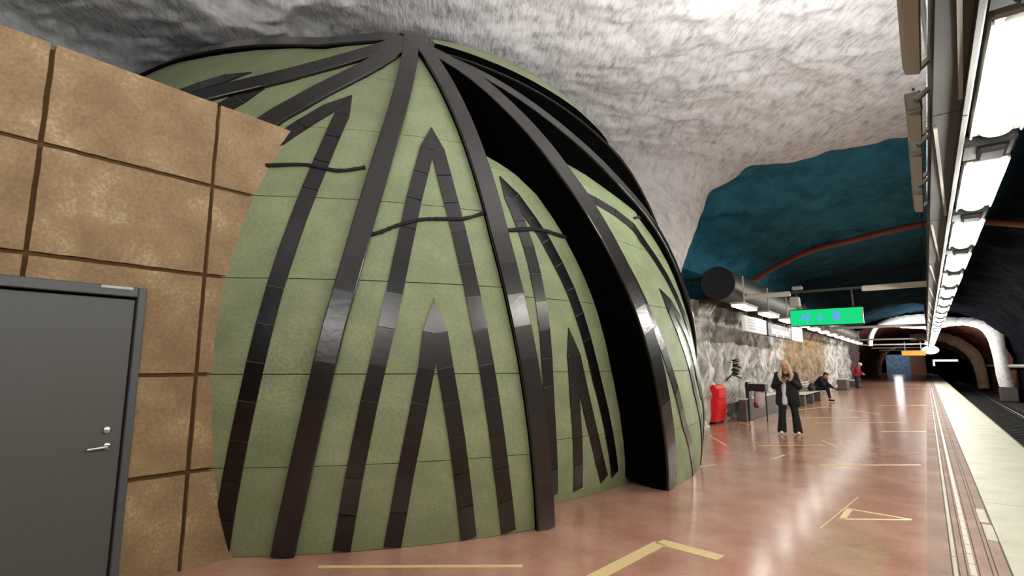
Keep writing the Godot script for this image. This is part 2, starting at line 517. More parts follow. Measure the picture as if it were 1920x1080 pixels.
func stripe_leg(dome: Node3D, bay: int, pts: Array, w := 0.15) -> void:   # flat tiles laid end to end down a curve of [meridian, angle]
	# resample
	var path := []
	var total := 0.0
	var pos := []
	for q in pts:
		pos.append(sp(q[0], q[1], bay_radius(bay, q[1]) + 0.014))
	while pos.size() > 2 and pos[-2].y < 0.02:
		pos.pop_back(); pts.pop_back()
	if pos[-1].y < 0.01:
		var f2: float = (pos[-2].y - 0.01) / (pos[-2].y - pos[-1].y)
		pts[-1] = [lerp(float(pts[-2][0]), float(pts[-1][0]), f2), lerp(float(pts[-2][1]), float(pts[-1][1]), f2)]
		pos[-1] = sp(pts[-1][0], pts[-1][1], bay_radius(bay, pts[-1][1]) + 0.014)
	var cum := [0.0]
	for k in pos.size() - 1:
		total += pos[k].distance_to(pos[k + 1]); cum.append(total)
	var n: int = max(2, int(round(total / 0.33)))
	for k in n + 1:
		var d := total * k / n
		var j := 0
		while j < cum.size() - 2 and d > cum[j + 1]: j += 1
		var f: float = (d - cum[j]) / max(cum[j + 1] - cum[j], 1e-6)
		var l0: float = lerp(float(pts[j][0]), float(pts[j + 1][0]), f)
		var t0: float = lerp(float(pts[j][1]), float(pts[j + 1][1]), f)
		# catmull smoothing of the meridian
		path.append(sp(l0, t0, bay_radius(bay, t0) + 0.014))
	for k in n:
		var a: Vector3 = path[k]; var b: Vector3 = path[k + 1]
		var na := (a - DC).normalized()
		var ta: Vector3 = (path[k + 1] - path[max(k - 1, 0)]).normalized()
		var tb: Vector3 = (path[min(k + 2, n)] - path[k]).normalized()
		var la := na.cross(ta).normalized() * w * 0.5
		var lb := (b - DC).normalized().cross(tb).normalized() * w * 0.5
		var dn := na * (0.018)
		var m := MB.new()
		var g := (b - a).normalized() * 0.004
		if k == 0:
			m.tri(a, b - lb - g, b + lb - g)
			m.quad(a, a - dn, b - lb - dn, b - lb)
			m.quad(a, b + lb, b + lb - dn, a - dn)
		else:
			m.quad(a + g + la, a + g - la, b - g - lb, b - g + lb)
			m.quad(a + la, b + lb, b + lb - dn, a + la - dn)
			m.quad(a - la, a - la - dn, b - lb - dn, b - lb)
			m.quad(a + g + la, a + g + la - dn, a + g - la - dn, a + g - la)
			m.quad(b - g + lb, b - g - lb, b - g - lb - dn, b - g + lb - dn)
		put("stripe_tile", m, M.stripe, dome)

func crack(dome: Node3D, bay: int, pts: Array, r0 := 0.022) -> void:
	var path := []; var rad := []
	for k in pts.size() - 1:
		for j in 6:
			var f := j / 6.0
			var p0: Array = pts[max(k - 1, 0)]; var p1: Array = pts[k]; var p2: Array = pts[k + 1]; var p3: Array = pts[min(k + 2, pts.size() - 1)]
			var q := []
			for e in 2:
				q.append(0.5 * (2 * p1[e] + (p2[e] - p0[e]) * f + (2 * p0[e] - 5 * p1[e] + 4 * p2[e] - p3[e]) * f * f + (3 * p1[e] - p0[e] - 3 * p2[e] + p3[e]) * f * f * f))
			path.append(sp(q[0], q[1], bay_radius(bay, q[1]) + 0.016))
			rad.append(r0 * (0.85 + 0.3 * noise.get_noise_2d(k * 40.0 + j * 9.0, bay * 31.0)))
	path.append(sp(pts[-1][0], pts[-1][1], bay_radius(bay, pts[-1][1]) + 0.016)); rad.append(r0)
	var m := MB.new()
	m.tube(path, rad, 8)
	put("black_joint", m, M.joint_black, dome)

func build_dome() -> void:
	DU = DA.cross(Vector3.UP).normalized(); DV = DA.cross(DU)
	var dome := thing("dome", "huge green concrete dome with glossy black ribs bulging onto the platform", "dome")
	dome.set_meta("kind", "thing")
	# dark shell behind the panels
	for bay in 7:
		var sh := MB.new()
		var rows := []
		for j in 33:
			var row := []
			for k in 9:
				var th: float = 1.0 + 73.0 * j / 32.0
				var lam := bay_edge(bay, k / 8.0, th)
				var r := bay_radius(bay, th) - 0.115
				if bay == 4: r = min(r, 5.25)
				if bay == 5: r = min(r, 5.35)
				if bay == 6: r = 5.1
				var q := sp(lam, th, r)
				if q.y < 0.0:
					var tb := theta_at(lam, 0.0, r)
					if tb > 0: q = sp(lam, min(th, tb), r)
				row.append(q)
			rows.append(row)
		sh.grid(rows, true)
		put("backing_shell", sh, M.void_black if bay > 3 else M.seam, dome)
	for bay in 7: build_bay(dome, bay)
	for i in 8: build_rib(dome, i)
	# the far side of the eighth rib: a bulging green panel seen above it
	var far := MB.new()
	var frows := []
	for j in 30:
		var row := []
		for k in 8:
			var th := 3.0 + 40.0 * j / 29.0
			row.append(sp(rib_center(7, th) + 0.3 + k * 4.0, th, along([[3, 6.2], [24, 6.2], [30, 6.16], [33, 6.08], [43, 5.75]], th)))
		frows.append(row)
	far.grid(frows, true)
	put("concrete_panel", far, M.green, dome, true)
	var skirt := MB.new()
	var srows := []
	for j in 30:
		srows.append([frows[j][0], DC + (frows[j][0] - DC) * 0.88])
	skirt.grid(srows, true)
	put("panel_edge", skirt, M.void_black, dome)
	# pole: the plate where the ribs meet
	var hub := MB.new()
	var hrow := []
	var inner := []
	for k in 16:
		hrow.append(sp(k * 22.5, 1.3, 6.255)); inner.append(sp(k * 22.5, 1.5, 6.2))
	for k in 16:
		hub.tri(sp(0, 0, 6.26), hrow[k], hrow[(k + 1) % 16])
		hub.quad(hrow[k], inner[k], inner[(k + 1) % 16], hrow[(k + 1) % 16])
	put("hub_plate", hub, M.gloss_black, dome)
	# zigzag stripes: chevrons in each bay
	stripe_leg(dome, 2, [[67.7, 16.8], [69.2, 22.0], [70.0, 26.3], [70.5, 31.5], [71.2, 39.1], [72.0, 45.9], [72.5, 52.0], [73.0, 59.9]])
	stripe_leg(dome, 2, [[67.7, 16.8], [63.8, 20.0], [61.0, 22.9], [58.9, 25.8], [57.6, 28.6]])
	stripe_leg(dome, 3, [[93.8, 19.2], [89.2, 26.7], [87.3, 32.7], [86.3, 37.5], [85.3, 42.0], [84.5, 46.7], [83.9, 52.2], [83.5, 58.6]])
	stripe_leg(dome, 3, [[93.8, 19.2], [95.6, 26.4], [96.8, 31.9], [97.7, 37.4], [98.3, 41.6], [98.9, 46.7], [99.4, 51.9], [100.1, 58.2]])
	stripe_leg(dome, 3, [[91.9, 37.3], [91.0, 42.7], [89.9, 47.1], [88.9, 52.2], [88.1, 58.4]])
	stripe_leg(dome, 3, [[91.9, 37.3], [93.1, 42.8], [94.2, 47.7], [95.0, 52.7], [95.8, 58.3]])
	stripe_leg(dome, 4, [[119.0, 22.0], [117.3, 27.0], [116.2, 32.0], [114.8, 37.1], [113.3, 42.6], [112.0, 48.6], [111.3, 54.0], [110.7, 61.0]])
	stripe_leg(dome, 4, [[119.0, 22.0], [120.4, 26.9], [121.8, 31.6], [122.7, 36.9], [122.8, 43.5], [122.9, 50.4], [123.2, 57.2], [123.8, 64.4]])
	stripe_leg(dome, 4, [[119.1, 42.1], [117.9, 46.9], [116.7, 52.6], [115.9, 57.9], [115.4, 62.2]])
	stripe_leg(dome, 4, [[119.1, 42.1], [119.2, 47.3], [119.4, 53.5], [120.0, 58.9], [121.1, 63.6]])
	stripe_leg(dome, 5, [[134.2, 25.4], [134.9, 30.1], [134.9, 35.0], [134.5, 40.6], [134.2, 46.3], [134.4, 52.9], [135.4, 59.8], [136.6, 66.0], [138.0, 78.0]])
	stripe_leg(dome, 5, [[134.2, 25.4], [140.0, 29.0], [144.0, 33.3], [147.0, 39.0], [148.2, 45.7], [148.6, 52.4], [148.4, 58.0], [148.4, 84.0]])
	stripe_leg(dome, 5, [[142.1, 44.7], [142.3, 48.9], [142.7, 53.2], [143.4, 58.1], [144.0, 63.3], [145.0, 80.0]])
	stripe_leg(dome, 5, [[142.1, 44.7], [144.6, 49.5], [146.6, 54.6], [147.4, 60.0], [147.6, 66.0]])
	stripe_leg(dome, 0, [[22.6, 18.9], [20.6, 22.0], [19.4, 25.3], [19.0, 30.0]], 0.2)
	stripe_leg(dome, 1, [[43.3, 20.3], [41.7, 22.7], [41.3, 25.0], [41.0, 28.0]], 0.2)
	crack(dome, 2, [[57.6, 28.9], [62.6, 27.7], [67.2, 26.8], [71.3, 26.6], [74.4, 26.4], [78.6, 25.5]])
	crack(dome, 3, [[81.3, 32.3], [83.6, 31.7], [86.1, 30.9], [90.2, 30.1], [94.0, 29.9], [98.1, 29.8], [102.4, 29.2]])
	crack(dome, 5, [[149.2, 36.2], [151.5, 36.8], [154.0, 37.6]], 0.02)
	crack(dome, 4, [[109.0, 29.0], [113.2, 29.3], [119.0, 29.7], [123.5, 30.6], [126.9, 31.7], [128.6, 32.2]], 0.028)

# ------------------------------------------------------------------ rock
func cm(tab: Array, x: float) -> float:
	return along(tab, x)

func spline(ctrl: Array, n: int) -> Array:   # Catmull-Rom through Vector2 controls, evenly by control
	var out := []
	var m := ctrl.size() - 1
	for k in n + 1:
		var f := float(k) / n * m
		var i: int = min(int(f), m - 1)
		f -= i
		var p0: Vector2 = ctrl[max(i - 1, 0)]; var p1: Vector2 = ctrl[i]; var p2: Vector2 = ctrl[i + 1]; var p3: Vector2 = ctrl[min(i + 2, m)]
		out.append(0.5 * (2 * p1 + (p2 - p0) * f + (2 * p0 - 5 * p1 + 4 * p2 - p3) * f * f + (3 * p1 - p0 - 3 * p2 + p3) * f * f * f))
	return out

func rough(q: Vector3, big: float, small: float) -> float:
	var n := noise.get_noise_3d(q.x * 3.5, q.y * 3.5, q.z * 3.5) * big
	n += noise.get_noise_3d(q.x * 12.0 + 90.0, q.y * 12.0, q.z * 12.0) * big * 0.4
	var a := 1.0 - absf(noise.get_noise_3d(q.x * 22.0 + 17.0, q.y * 22.0, q.z * 22.0 + q.x * 13.0)) * 3.0
	n += a * small
	n += noise.get_noise_3d(q.x * 70.0, q.y * 70.0, q.z * 70.0 - q.x * 40.0) * small * 0.9
	return n

func build_white_ceiling() -> void:
	# profile at the lip (z = -12.5) and further back along the platform
	var lip := [Vector2(-4.75, -0.5), Vector2(-4.7, 1.5), Vector2(-4.62, 3.2), Vector2(-4.42, 4.15), Vector2(-4.05, 4.95), Vector2(-3.68, 5.72), Vector2(-2.9, 6.03), Vector2(-2.0, 6.08), Vector2(-0.75, 6.12), Vector2(0.1, 6.1), Vector2(1.6, 5.87), Vector2(3.2, 5.3), Vector2(4.6, 4.2), Vector2(5.3, 2.4), Vector2(5.4, -1.3)]
	var back := [Vector2(-11.0, -0.5), Vector2(-11.2, 2.0), Vector2(-11.0, 4.2), Vector2(-10.2, 6.0), Vector2(-9.0, 6.7), Vector2(-7.4, 6.9), Vector2(-5.6, 6.85), Vector2(-3.8, 6.8), Vector2(-1.8, 6.75), Vector2(0.0, 6.6), Vector2(1.8, 6.2), Vector2(3.4, 5.5), Vector2(4.7, 4.4), Vector2(5.3, 2.4), Vector2(5.4, -1.3)]
	var zs := []
	var z := 9.0
	while z > -12.5:
		zs.append(z)
		z -= 0.35 if z > 2.0 else 0.085
	zs.append(-12.5)
	var nc := 230
	var a := spline(lip, nc); var b := spline(back, nc)
	var rows := []
	var m := MB.new()
	var colors := []
	for zz in zs:
		var f: float = smoothstep(0.0, 1.0, clamp((zz + 12.5) / 4.2, 0.0, 1.0))
		var row := []; var cr := []
		for k in nc + 1:
			var q2: Vector2 = a[k].lerp(b[k], f)
			var q := Vector3(q2.x, q2.y, zz)
			var calm: float = clamp((zz + 12.5) / 2.5, 0.12, 1.0)
			var mid2: Vector2 = q2 - Vector2(-2.0, 2.5)
			var out := mid2.normalized()
			var left: float = smoothstep(-5.0, -8.0, q2.x)
			var d := rough(q, 0.22 + 0.4 * left, 0.022 + 0.07 * left) * calm
			if q2.x > 4.0: d *= 0.3
			d -= 0.55 * exp(-(Vector2(q.x + 7.9, (q.z + 3.4) * 0.8).length_squared()) / 0.5) * left   # a boulder bulging out of the vault
			# keep the vault above the dome
			q += Vector3(out.x, out.y, 0.0) * max(d, -0.22 - 0.4 * left)
			q.z += noise.get_noise_2d(q2.x * 5.0 + 40.0, q2.y * 5.0) * 0.5 * smoothstep(-11.0, -12.5, zz)
			row.append(q)
			var blue: float = clamp(smoothstep(-5.5, -8.0, q2.x) * (0.75 + 1.6 * noise.get_noise_3d(q.x * 6.0, q.y * 6.0, q.z * 6.0 + 40.0)), 0.0, 1.0) * 0.6
			var base := Color(1, 1, 1).lerp(Color(0.40, 0.47, 0.49), blue)
			cr.append(base)
		rows.append(row); colors.append(cr)
	# the lip: the painted shell turns up and outwards
	var last: Array = rows[-1]
	for e in [[0.05, -0.10], [0.22, -0.16], [0.6, -0.1]]:
		var row := []
		for k in nc + 1:
			var out: Vector2 = (Vector2(last[k].x, last[k].y) - Vector2(-0.5, 1.0)).normalized()
			row.append(last[k] + Vector3(out.x * e[0], out.y * e[0], e[1]))
		rows.append(row); colors.append(colors[-1])
	var s := 0
	m.grid(rows, false)
	for r in rows.size():
		for k in nc + 1:
			m.c[s] = colors[r][k]; s += 1
	var o := put("ceiling", m, M.rock_white, null, true)
	structure(o, "rough white painted rock ceiling over the platform and dome", "ceiling")

func build_vault() -> void:
	# teal vault beyond the white lip, up to the white arch far down the platform
	var prof := [Vector2(-5.6, -0.5), Vector2(-5.45, 1.5), Vector2(-5.25, 3.0), Vector2(-5.1, 3.9), Vector2(-4.84, 4.7), Vector2(-4.0, 5.2), Vector2(-3.07, 5.5), Vector2(-1.5, 5.8), Vector2(0.44, 6.0), Vector2(2.2, 5.75), Vector2(3.8, 5.0), Vector2(5.0, 3.7), Vector2(5.5, 2.0), Vector2(5.6, -1.3)]
	var nc := 110
	var a := spline(prof, nc)
	var m := MB.new()
	var rows := []; var cols := []
	var z := -12.0
	while z > -56.0:
		var row := []
		var off: float = 0.85 * smoothstep(-17.5, -12.5, z)
		for k in nc + 1:
			var q2: Vector2 = a[k]
			var out := (q2 - Vector2(0.0, 1.5)).normalized()
			var q := Vector3(q2.x, q2.y, z)
			var d := off + rough(q, 0.35, 0.05)
			row.append(q + Vector3(out.x, out.y, 0) * d)
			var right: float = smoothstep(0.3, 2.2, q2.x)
			cols.append(Color(0.06, 0.24, 0.34).lerp(Color(0.008, 0.014, 0.018), smoothstep(-17.0, -29.0, z) * 0.92).lerp(Color(0.008, 0.010, 0.012), right))  # far dimness put into the colour: teal fades to near black
		rows.append(row)
		z -= 0.22 if z > -24.0 else 0.6
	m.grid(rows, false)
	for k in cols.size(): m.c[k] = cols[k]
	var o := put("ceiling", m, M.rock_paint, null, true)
	structure(o, "dark teal painted rock vault beyond the white ceiling", "ceiling")
	# reddish vault past the arch
	m = MB.new(); rows = []; cols = []
	var prof2 := [Vector2(-7.0, -0.5), Vector2(-6.6, 2.0), Vector2(-5.4, 4.0), Vector2(-3.0, 5.0), Vector2(0.0, 5.3), Vector2(2.8, 4.9), Vector2(4.6, 3.6), Vector2(5.4, 1.6), Vector2(5.4, -1.3)]
	a = spline(prof2, 60)
	z = -55.5
	while z > -128.5:
		var row := []
		for k in 61:
			var q2: Vector2 = a[k]
			var q := Vector3(q2.x, q2.y, z)
			var out := (q2 - Vector2(0.0, 1.5)).normalized()
			row.append(q + Vector3(out.x, out.y, 0) * rough(q, 0.4, 0.08))
			cols.append(Color(0.16, 0.06, 0.045))
		rows.append(row)
		z -= 1.0
	m.grid(rows, false)
	for k in cols.size(): m.c[k] = cols[k]
	o = put("ceiling", m, M.rock_paint, null, true)
	structure(o, "dark red painted rock vault at the far end of the platform", "ceiling")
	# closing walls
	m = MB.new()
	m.box(Vector3(-3, 3, 9.2), Vector3(18, 11, 0.4))
	o = put("wall_back", m, M.void_black)
	structure(o, "dark rock wall closing the platform behind", "wall")
	m = MB.new()
	m.box(Vector3(0, 2, -129.0), Vector3(18, 9, 0.4))
	o = put("wall_front", m, M.void_black)
	structure(o, "dark end wall of the tunnel in the far distance", "wall")

func build_left_rock() -> void:
	var m := MB.new()
	var rows := []; var cols := []
	var z := -11.4
	while z > -56.5:
		var row := []
		for k in 58:
			var y: float = -0.05 + lerp(3.3, 4.5, smoothstep(-14.0, -17.0, z)) * k / 57.0
			var q := Vector3(-4.7, y, z)
			# vertical flutes and ledges
			var fl := 1.0 - absf(noise.get_noise_2d(z * 26.0, y * 3.0 + 80.0)) * 3.0
			var bl := noise.get_noise_3d(z * 7.0, y * 7.0, 33.0)
			var d := bl * 0.5 + fl * 0.10 + noise.get_noise_3d(z * 45.0, y * 25.0, 3.0) * 0.10
			d += smoothstep(2.9, 3.6, y) * 0.25
			var x := -4.78 + d * 0.8
			if z > -13.0: x -= (z + 13.0) * 0.5
			row.append(Vector3(x, y, z))
			var zb: float = smoothstep(-23.0, -25.0, z) * smoothstep(-37.5, -35.5, z)
			var crack_ := smoothstep(0.10, -0.25, d)
			var n := noise.get_noise_3d(z * 16.0, y * 9.0, 71.0)
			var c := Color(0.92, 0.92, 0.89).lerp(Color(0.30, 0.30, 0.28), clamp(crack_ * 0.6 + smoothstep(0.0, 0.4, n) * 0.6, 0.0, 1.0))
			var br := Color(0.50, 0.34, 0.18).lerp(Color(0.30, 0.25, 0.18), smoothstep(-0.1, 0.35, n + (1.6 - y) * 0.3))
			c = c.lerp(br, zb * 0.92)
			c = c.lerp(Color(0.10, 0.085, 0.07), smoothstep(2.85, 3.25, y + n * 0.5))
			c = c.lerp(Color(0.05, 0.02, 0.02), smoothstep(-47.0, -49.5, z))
			cols.append(c)
		rows.append(row)
		z -= 0.12 if z > -32.0 else 0.3
	m.grid(rows, false)
	for k in cols.size(): m.c[k] = cols[k]
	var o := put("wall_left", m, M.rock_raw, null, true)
	structure(o, "bare grey and brown rock wall along the far left of the platform", "wall")

# ------------------------------------------------------------------ tan wall and door
func yz_poly(pts: Array) -> PackedVector2Array:
	return PackedVector2Array(pts)

func build_tan_wall() -> void:
	# wall plane x = wall_x faces +x; outlines are in (u = -z, v = y)
	var basis := Basis(Vector3(0, 0, -1), Vector3(0, 1, 0), Vector3(1, 0, 0))
	var wall := Node3D.new()
	wall.name = "wall_left_front"; add_child(wall)
	structure(wall, "tan concrete panel wall beside the dome with a grey door", "wall")
	var circle := PackedVector2Array()
	for k in 64:
		var an := TAU * k / 64.0
		circle.append(Vector2(6.737 + cos(an) * 4.735, 1.62 + sin(an) * 4.735))
	var top := 3.88
	var backing := Geometry2D.clip_polygons(PackedVector2Array([Vector2(-6, 0), Vector2(0.29, 0), Vector2(0.29, 2.19), Vector2(1.44, 2.19), Vector2(1.44, 0.0), Vector2(3.4, 0), Vector2(3.4, top - 0.03), Vector2(-6, top - 0.03)]), circle)
	var m := MB.new()
	m.prism(backing[0], basis, Vector3(wall_x - 0.035, 0, 0), 0.2)
	put("joint_backing", m, M.tan_joint, wall)
	var ys := [0.0, 0.75, 1.52, 2.35, 3.13, top]
	var us := [-6.06, -4.93, -3.80, -2.67, -1.54, -0.41, 0.72, 1.85, 3.4]
	var doorcut := PackedVector2Array([Vector2(0.27, -0.1), Vector2(1.435, -0.1), Vector2(1.435, 2.185), Vector2(0.27, 2.185)])
	for c in us.size() - 1:
		for r in 5:
			var g := 0.016
			var rect := PackedVector2Array()
			var x0: float = us[c] + g; var x1: float = us[c + 1] - g; var y0: float = ys[r] + (g if r > 0 else 0.0); var y1: float = ys[r + 1] - (g if r < 4 else 0.0)
			# slightly worn outline
			var outline := []
			var steps := 14
			for k in steps: outline.append(Vector2(lerp(x0, x1, float(k) / steps), y0))
			for k in steps: outline.append(Vector2(x1, lerp(y0, y1, float(k) / steps)))
			for k in steps: outline.append(Vector2(lerp(x1, x0, float(k) / steps), y1))
			for k in steps: outline.append(Vector2(x0, lerp(y1, y0, float(k) / steps)))
			for q in outline:
				var wob := Vector2(noise.get_noise_2d(q.x * 60.0, q.y * 60.0), noise.get_noise_2d(q.x * 60.0 + 300.0, q.y * 60.0)) * 0.005
				rect.append(q + wob)
			var polys := Geometry2D.clip_polygons(rect, circle)
			for poly in polys:
				var cut := Geometry2D.clip_polygons(poly, doorcut)
				for pc in cut:
					if pc.size() < 3: continue
					m = MB.new()
					m.prism(pc, basis, Vector3(wall_x + rng.randf_range(-0.004, 0.004), 0, 0), 0.05, 0.006)
					put("concrete_panel", m, M.tan, wall)
	# rubble foot at the corner
	# door
	var d := thing("door_1", "grey steel door with chrome lever handle in the tan concrete wall", "door", Vector3(wall_x, 0, 0))
	d.set_meta("kind", "structure")
	m = MB.new()   # leaf
	m.box(Vector3(-0.005, 1.045, -0.855), Vector3(0.05, 2.09, 1.03), 0.006)
	var leaf := put("door_leaf", m, M.door, d)
	m = MB.new()
	m.box(Vector3(0.005, 1.09, -1.405), Vector3(0.08, 2.18, 0.055), 0.006)
	m.box(Vector3(0.005, 1.09, -0.305), Vector3(0.08, 2.18, 0.055), 0.006)
	m.box(Vector3(0.005, 2.145, -0.855), Vector3(0.08, 0.075, 1.045), 0.006)
	put("door_frame", m, M.door_frame, d)
	m = MB.new()
	m.box(Vector3(-0.04, 1.09, -0.855), Vector3(0.02, 2.17, 1.14))
	put("door_gap", m, M.void_black, d)
	m = MB.new()
	m.box(Vector3(0.047, 2.168, -1.24), Vector3(0.012, 0.022, 0.2), 0.003)
	put("bright_strip", m, M.board_white, d)  # pale strip added for the bright line along the frame top
	m = MB.new()
	m.lathe(Vector3(0.02, 1.135, -1.275), [Vector2(0.0, 0.02), Vector2(0.018, 0.018), Vector2(0.027, 0.012), Vector2(0.029, 0.0)], 20, Basis(Vector3(0, 0, -1), Vector3(1, 0, 0), Vector3(0, -1, 0)))
	var lk := put("lock", m, M.chrome, leaf)
	m = MB.new()
	m.lathe(Vector3(0.02, 1.02, -1.285), [Vector2(0.0, 0.014), Vector2(0.02, 0.014), Vector2(0.026, 0.008), Vector2(0.026, 0.0)], 20, Basis(Vector3(0, 0, -1), Vector3(1, 0, 0), Vector3(0, -1, 0)))
	m.tube([Vector3(0.02, 1.02, -1.285), Vector3(0.06, 1.02, -1.285), Vector3(0.07, 1.02, -1.275), Vector3(0.072, 1.018, -1.24), Vector3(0.07, 1.012, -1.16)], [0.010, 0.010, 0.011, 0.010, 0.009], 10)
	put("lever_handle", m, M.chrome, leaf)

# ------------------------------------------------------------------ floor and track
func flat_poly(pts: Array, y0: float, h: float) -> MB:   # outline of Vector2(x, z), slab from y0-h to y0
	var m := MB.new()
	var poly := PackedVector2Array()
	for q in pts: poly.append(Vector2(q.x, -q.y))
	m.prism(poly, Basis(Vector3(1, 0, 0), Vector3(0, 0, -1), Vector3(0, 1, 0)), Vector3(0, y0, 0), h)
	return m

func strip(pts: Array, w: float, y0: float) -> MB:
	var m := MB.new()
	for k in pts.size() - 1:
		var a: Vector2 = pts[k]; var b: Vector2 = pts[k + 1]
		var n := (b - a).normalized().orthogonal() * w * 0.5
		var q := flat_poly([a - n, b - n, b + n, a + n], y0, 0.004)
		for e in range(0, q.ix.size(), 3):
			m.t(m.p(q.v[q.ix[e]]), m.p(q.v[q.ix[e + 2]]), m.p(q.v[q.ix[e + 1]]))
	return m

func build_floor() -> void:
	var m := MB.new()
	m.box(Vector3(-5.57, -0.55, -59.5), Vector3(10.86, 1.1, 137.0))
	var floor_ := put("floor", m, M.terracotta)
	structure(floor_, "glossy terracotta platform floor with cream inlaid lines", "floor")
	m = MB.new()
	m.box(Vector3(0.12, -0.55, -59.5), Vector3(0.52, 1.1, 137.0))
	var edge := put("floor_edge", m, M.edge_floor)
	structure(edge, "grey brown guide strip of the floor along the platform edge", "floor")
	m = MB.new()   # narrow cream line, dark grooves
	for z0 in range(-20, 3):
		m.box(Vector3(0.038, 0.0, z0 * 3.0 + 1.5), Vector3(0.024, 0.005, 2.98))
	put("cream_line", m, M.cream, edge)
	m = MB.new()
	for xg in [0.018, 0.060, 0.108, 0.182, 0.262, 0.292, 0.378]:
		m.box(Vector3(xg, 0.0, -28.0), Vector3(0.008 if xg < 0.37 else 0.012, 0.003, 74.0))
	put("groove", m, M.groove, edge)
	var bar := MB.new()
	bar.box(Vector3.ZERO, Vector3(0.042, 0.008, 0.285), 0.003)
	var bm := bar.mesh()
	for k in 150:
		var o := put("guide_bar", bm, M.white_bar, edge)
		o.position = Vector3(0.145, 0.003, -3.0 - k * 0.3)
	for k in 3: pass
	# cream platform edge in long slabs
	var rim := Node3D.new(); rim.name = "floor_rim"; add_child(rim)
	structure(rim, "wide cream concrete platform edge beside the track", "floor")
	var z := 9.0
	for ln in [17.5, 9.6, 9.6, 9.6, 9.6, 9.6, 9.6, 9.6, 9.6, 9.6, 9.6, 9.6, 9.6]:
		m = MB.new()
		m.box(Vector3(0.865, -0.12, z - ln * 0.5), Vector3(0.97, 0.25, ln - 0.012), 0.006)
		put("edge_slab", m, M.cream, rim)
		z -= ln
	m = MB.new()
	m.box(Vector3(0.80, -0.68, -59.5), Vector3(0.8, 0.86, 137.0))
	put("edge_support", m, M.track, rim)
	# two worn cream patches
	put("floor_patch", flat_poly([Vector2(0.30, -6.75), Vector2(0.375, -6.75), Vector2(0.375, -7.35), Vector2(0.30, -7.35)], 0.003, 0.003), M.cream, edge)
	put("floor_patch", flat_poly([Vector2(0.29, -7.45), Vector2(0.36, -7.45), Vector2(0.36, -8.1), Vector2(0.29, -8.1)], 0.003, 0.003), M.cream, edge)
	# inlaid markings: [points (x, z)], width
	var marks := [
		[[Vector2(-3.98, -2.58), Vector2(-2.70, -3.60)], 0.05],
		[[Vector2(-2.16, -3.45), Vector2(-2.045, -4.80)], 0.12],
		[[Vector2(-2.07, -4.84), Vector2(-1.50, -4.76)], 0.15],
		[[Vector2(-0.84, -6.68), Vector2(-0.82, -7.22)], 0.06],
		[[Vector2(-0.86, -6.68), Vector2(-0.28, -7.10)], 0.04],
		[[Vector2(-0.83, -7.20), Vector2(-0.26, -7.12)], 0.04],
		[[Vector2(-2.98, -8.62), Vector2(-2.82, -8.99)], 0.04],
		[[Vector2(-1.50, -9.98), Vector2(-0.22, -10.99)], 0.05],
		[[Vector2(-2.80, -11.55), Vector2(-1.76, -12.5)], 0.05],
		[[Vector2(-2.22, -10.12), Vector2(-2.15, -10.7)], 0.05],
		[[Vector2(-1.0, -15.85), Vector2(-0.16, -16.5)], 0.06],
		[[Vector2(-4.3, -15.9), Vector2(-3.0, -14.1)], 0.05],
		[[Vector2(-4.1, -12.6), Vector2(-3.3, -11.2)], 0.05],
		[[Vector2(-1.9, -13.2), Vector2(-1.35, -11.9)], 0.05],
		[[Vector2(-3.9, -17.5), Vector2(-1.8, -19.6)], 0.06],
		[[Vector2(-2.6, -17.0), Vector2(-0.6, -18.8)], 0.06],
		[[Vector2(-3.9, -21.0), Vector2(-3.2, -23.6), Vector2(-1.4, -21.4)], 0.08],
		[[Vector2(-1.6, -25.6), Vector2(-0.18, -27.1)], 0.08],
		[[Vector2(-2.0, -44.5), Vector2(-0.2, -46.35)], 0.16],
		[[Vector2(-0.97, -6.2), Vector2(-0.80, -7.9)], 0.012],
	]
	for q in marks:
		put("floor_marking", strip(q[0], q[1], 0.003), M.inlay, floor_)
	# track
	m = MB.new()
	m.box(Vector3(3.35, -1.45, -59.5), Vector3(4.6, 0.5, 137.0))
	var bed := put("track_bed", m, M.track)
	structure(bed, "dark ballast bed of the track below the platform", "ground")
	m = MB.new()
	for k in 110:
		m.box(Vector3(2.9, -1.17, 6.0 - k * 0.7), Vector3(2.4, 0.14, 0.24), 0.01)
	var sl := put("sleepers", m, M.track, bed)
	sl.set_meta("kind", "stuff")
	for x in [2.18, 3.62]:
		m = MB.new()
		m.box(Vector3(x, -0.98, -59.5), Vector3(0.07, 0.05, 137.0), 0.01)
		m.box(Vector3(x, -1.04, -59.5), Vector3(0.02, 0.1, 137.0))
		m.box(Vector3(x, -1.085, -59.5), Vector3(0.13, 0.02, 137.0))
		var o := put("rail", m, M.rail)
		tag(o, "steel running rail %s the platform edge" % ("nearer to" if x < 3.0 else "further from"), "rail", "running rails of the track")
	m = MB.new()
	m.tube([Vector3(5.0, 1.52, 6.0), Vector3(5.0, 1.52, -40.0), Vector3(5.0, 1.50, -80.0)], 0.13, 10)
	tag(put("wall_conduit", m, M.steel), "long pale grey conduit along the dark track wall", "pipe")

# ------------------------------------------------------------------ lamps over the edge
const ORDINALS := ["first", "second", "third", "fourth", "fifth", "sixth", "seventh", "eighth", "ninth", "tenth", "eleventh", "twelfth", "thirteenth", "fourteenth", "fifteenth", "sixteenth", "seventeenth", "eighteenth", "nineteenth", "twentieth", "twenty-first", "twenty-second", "twenty-third", "twenty-fourth", "twenty-fifth", "twenty-sixth"]

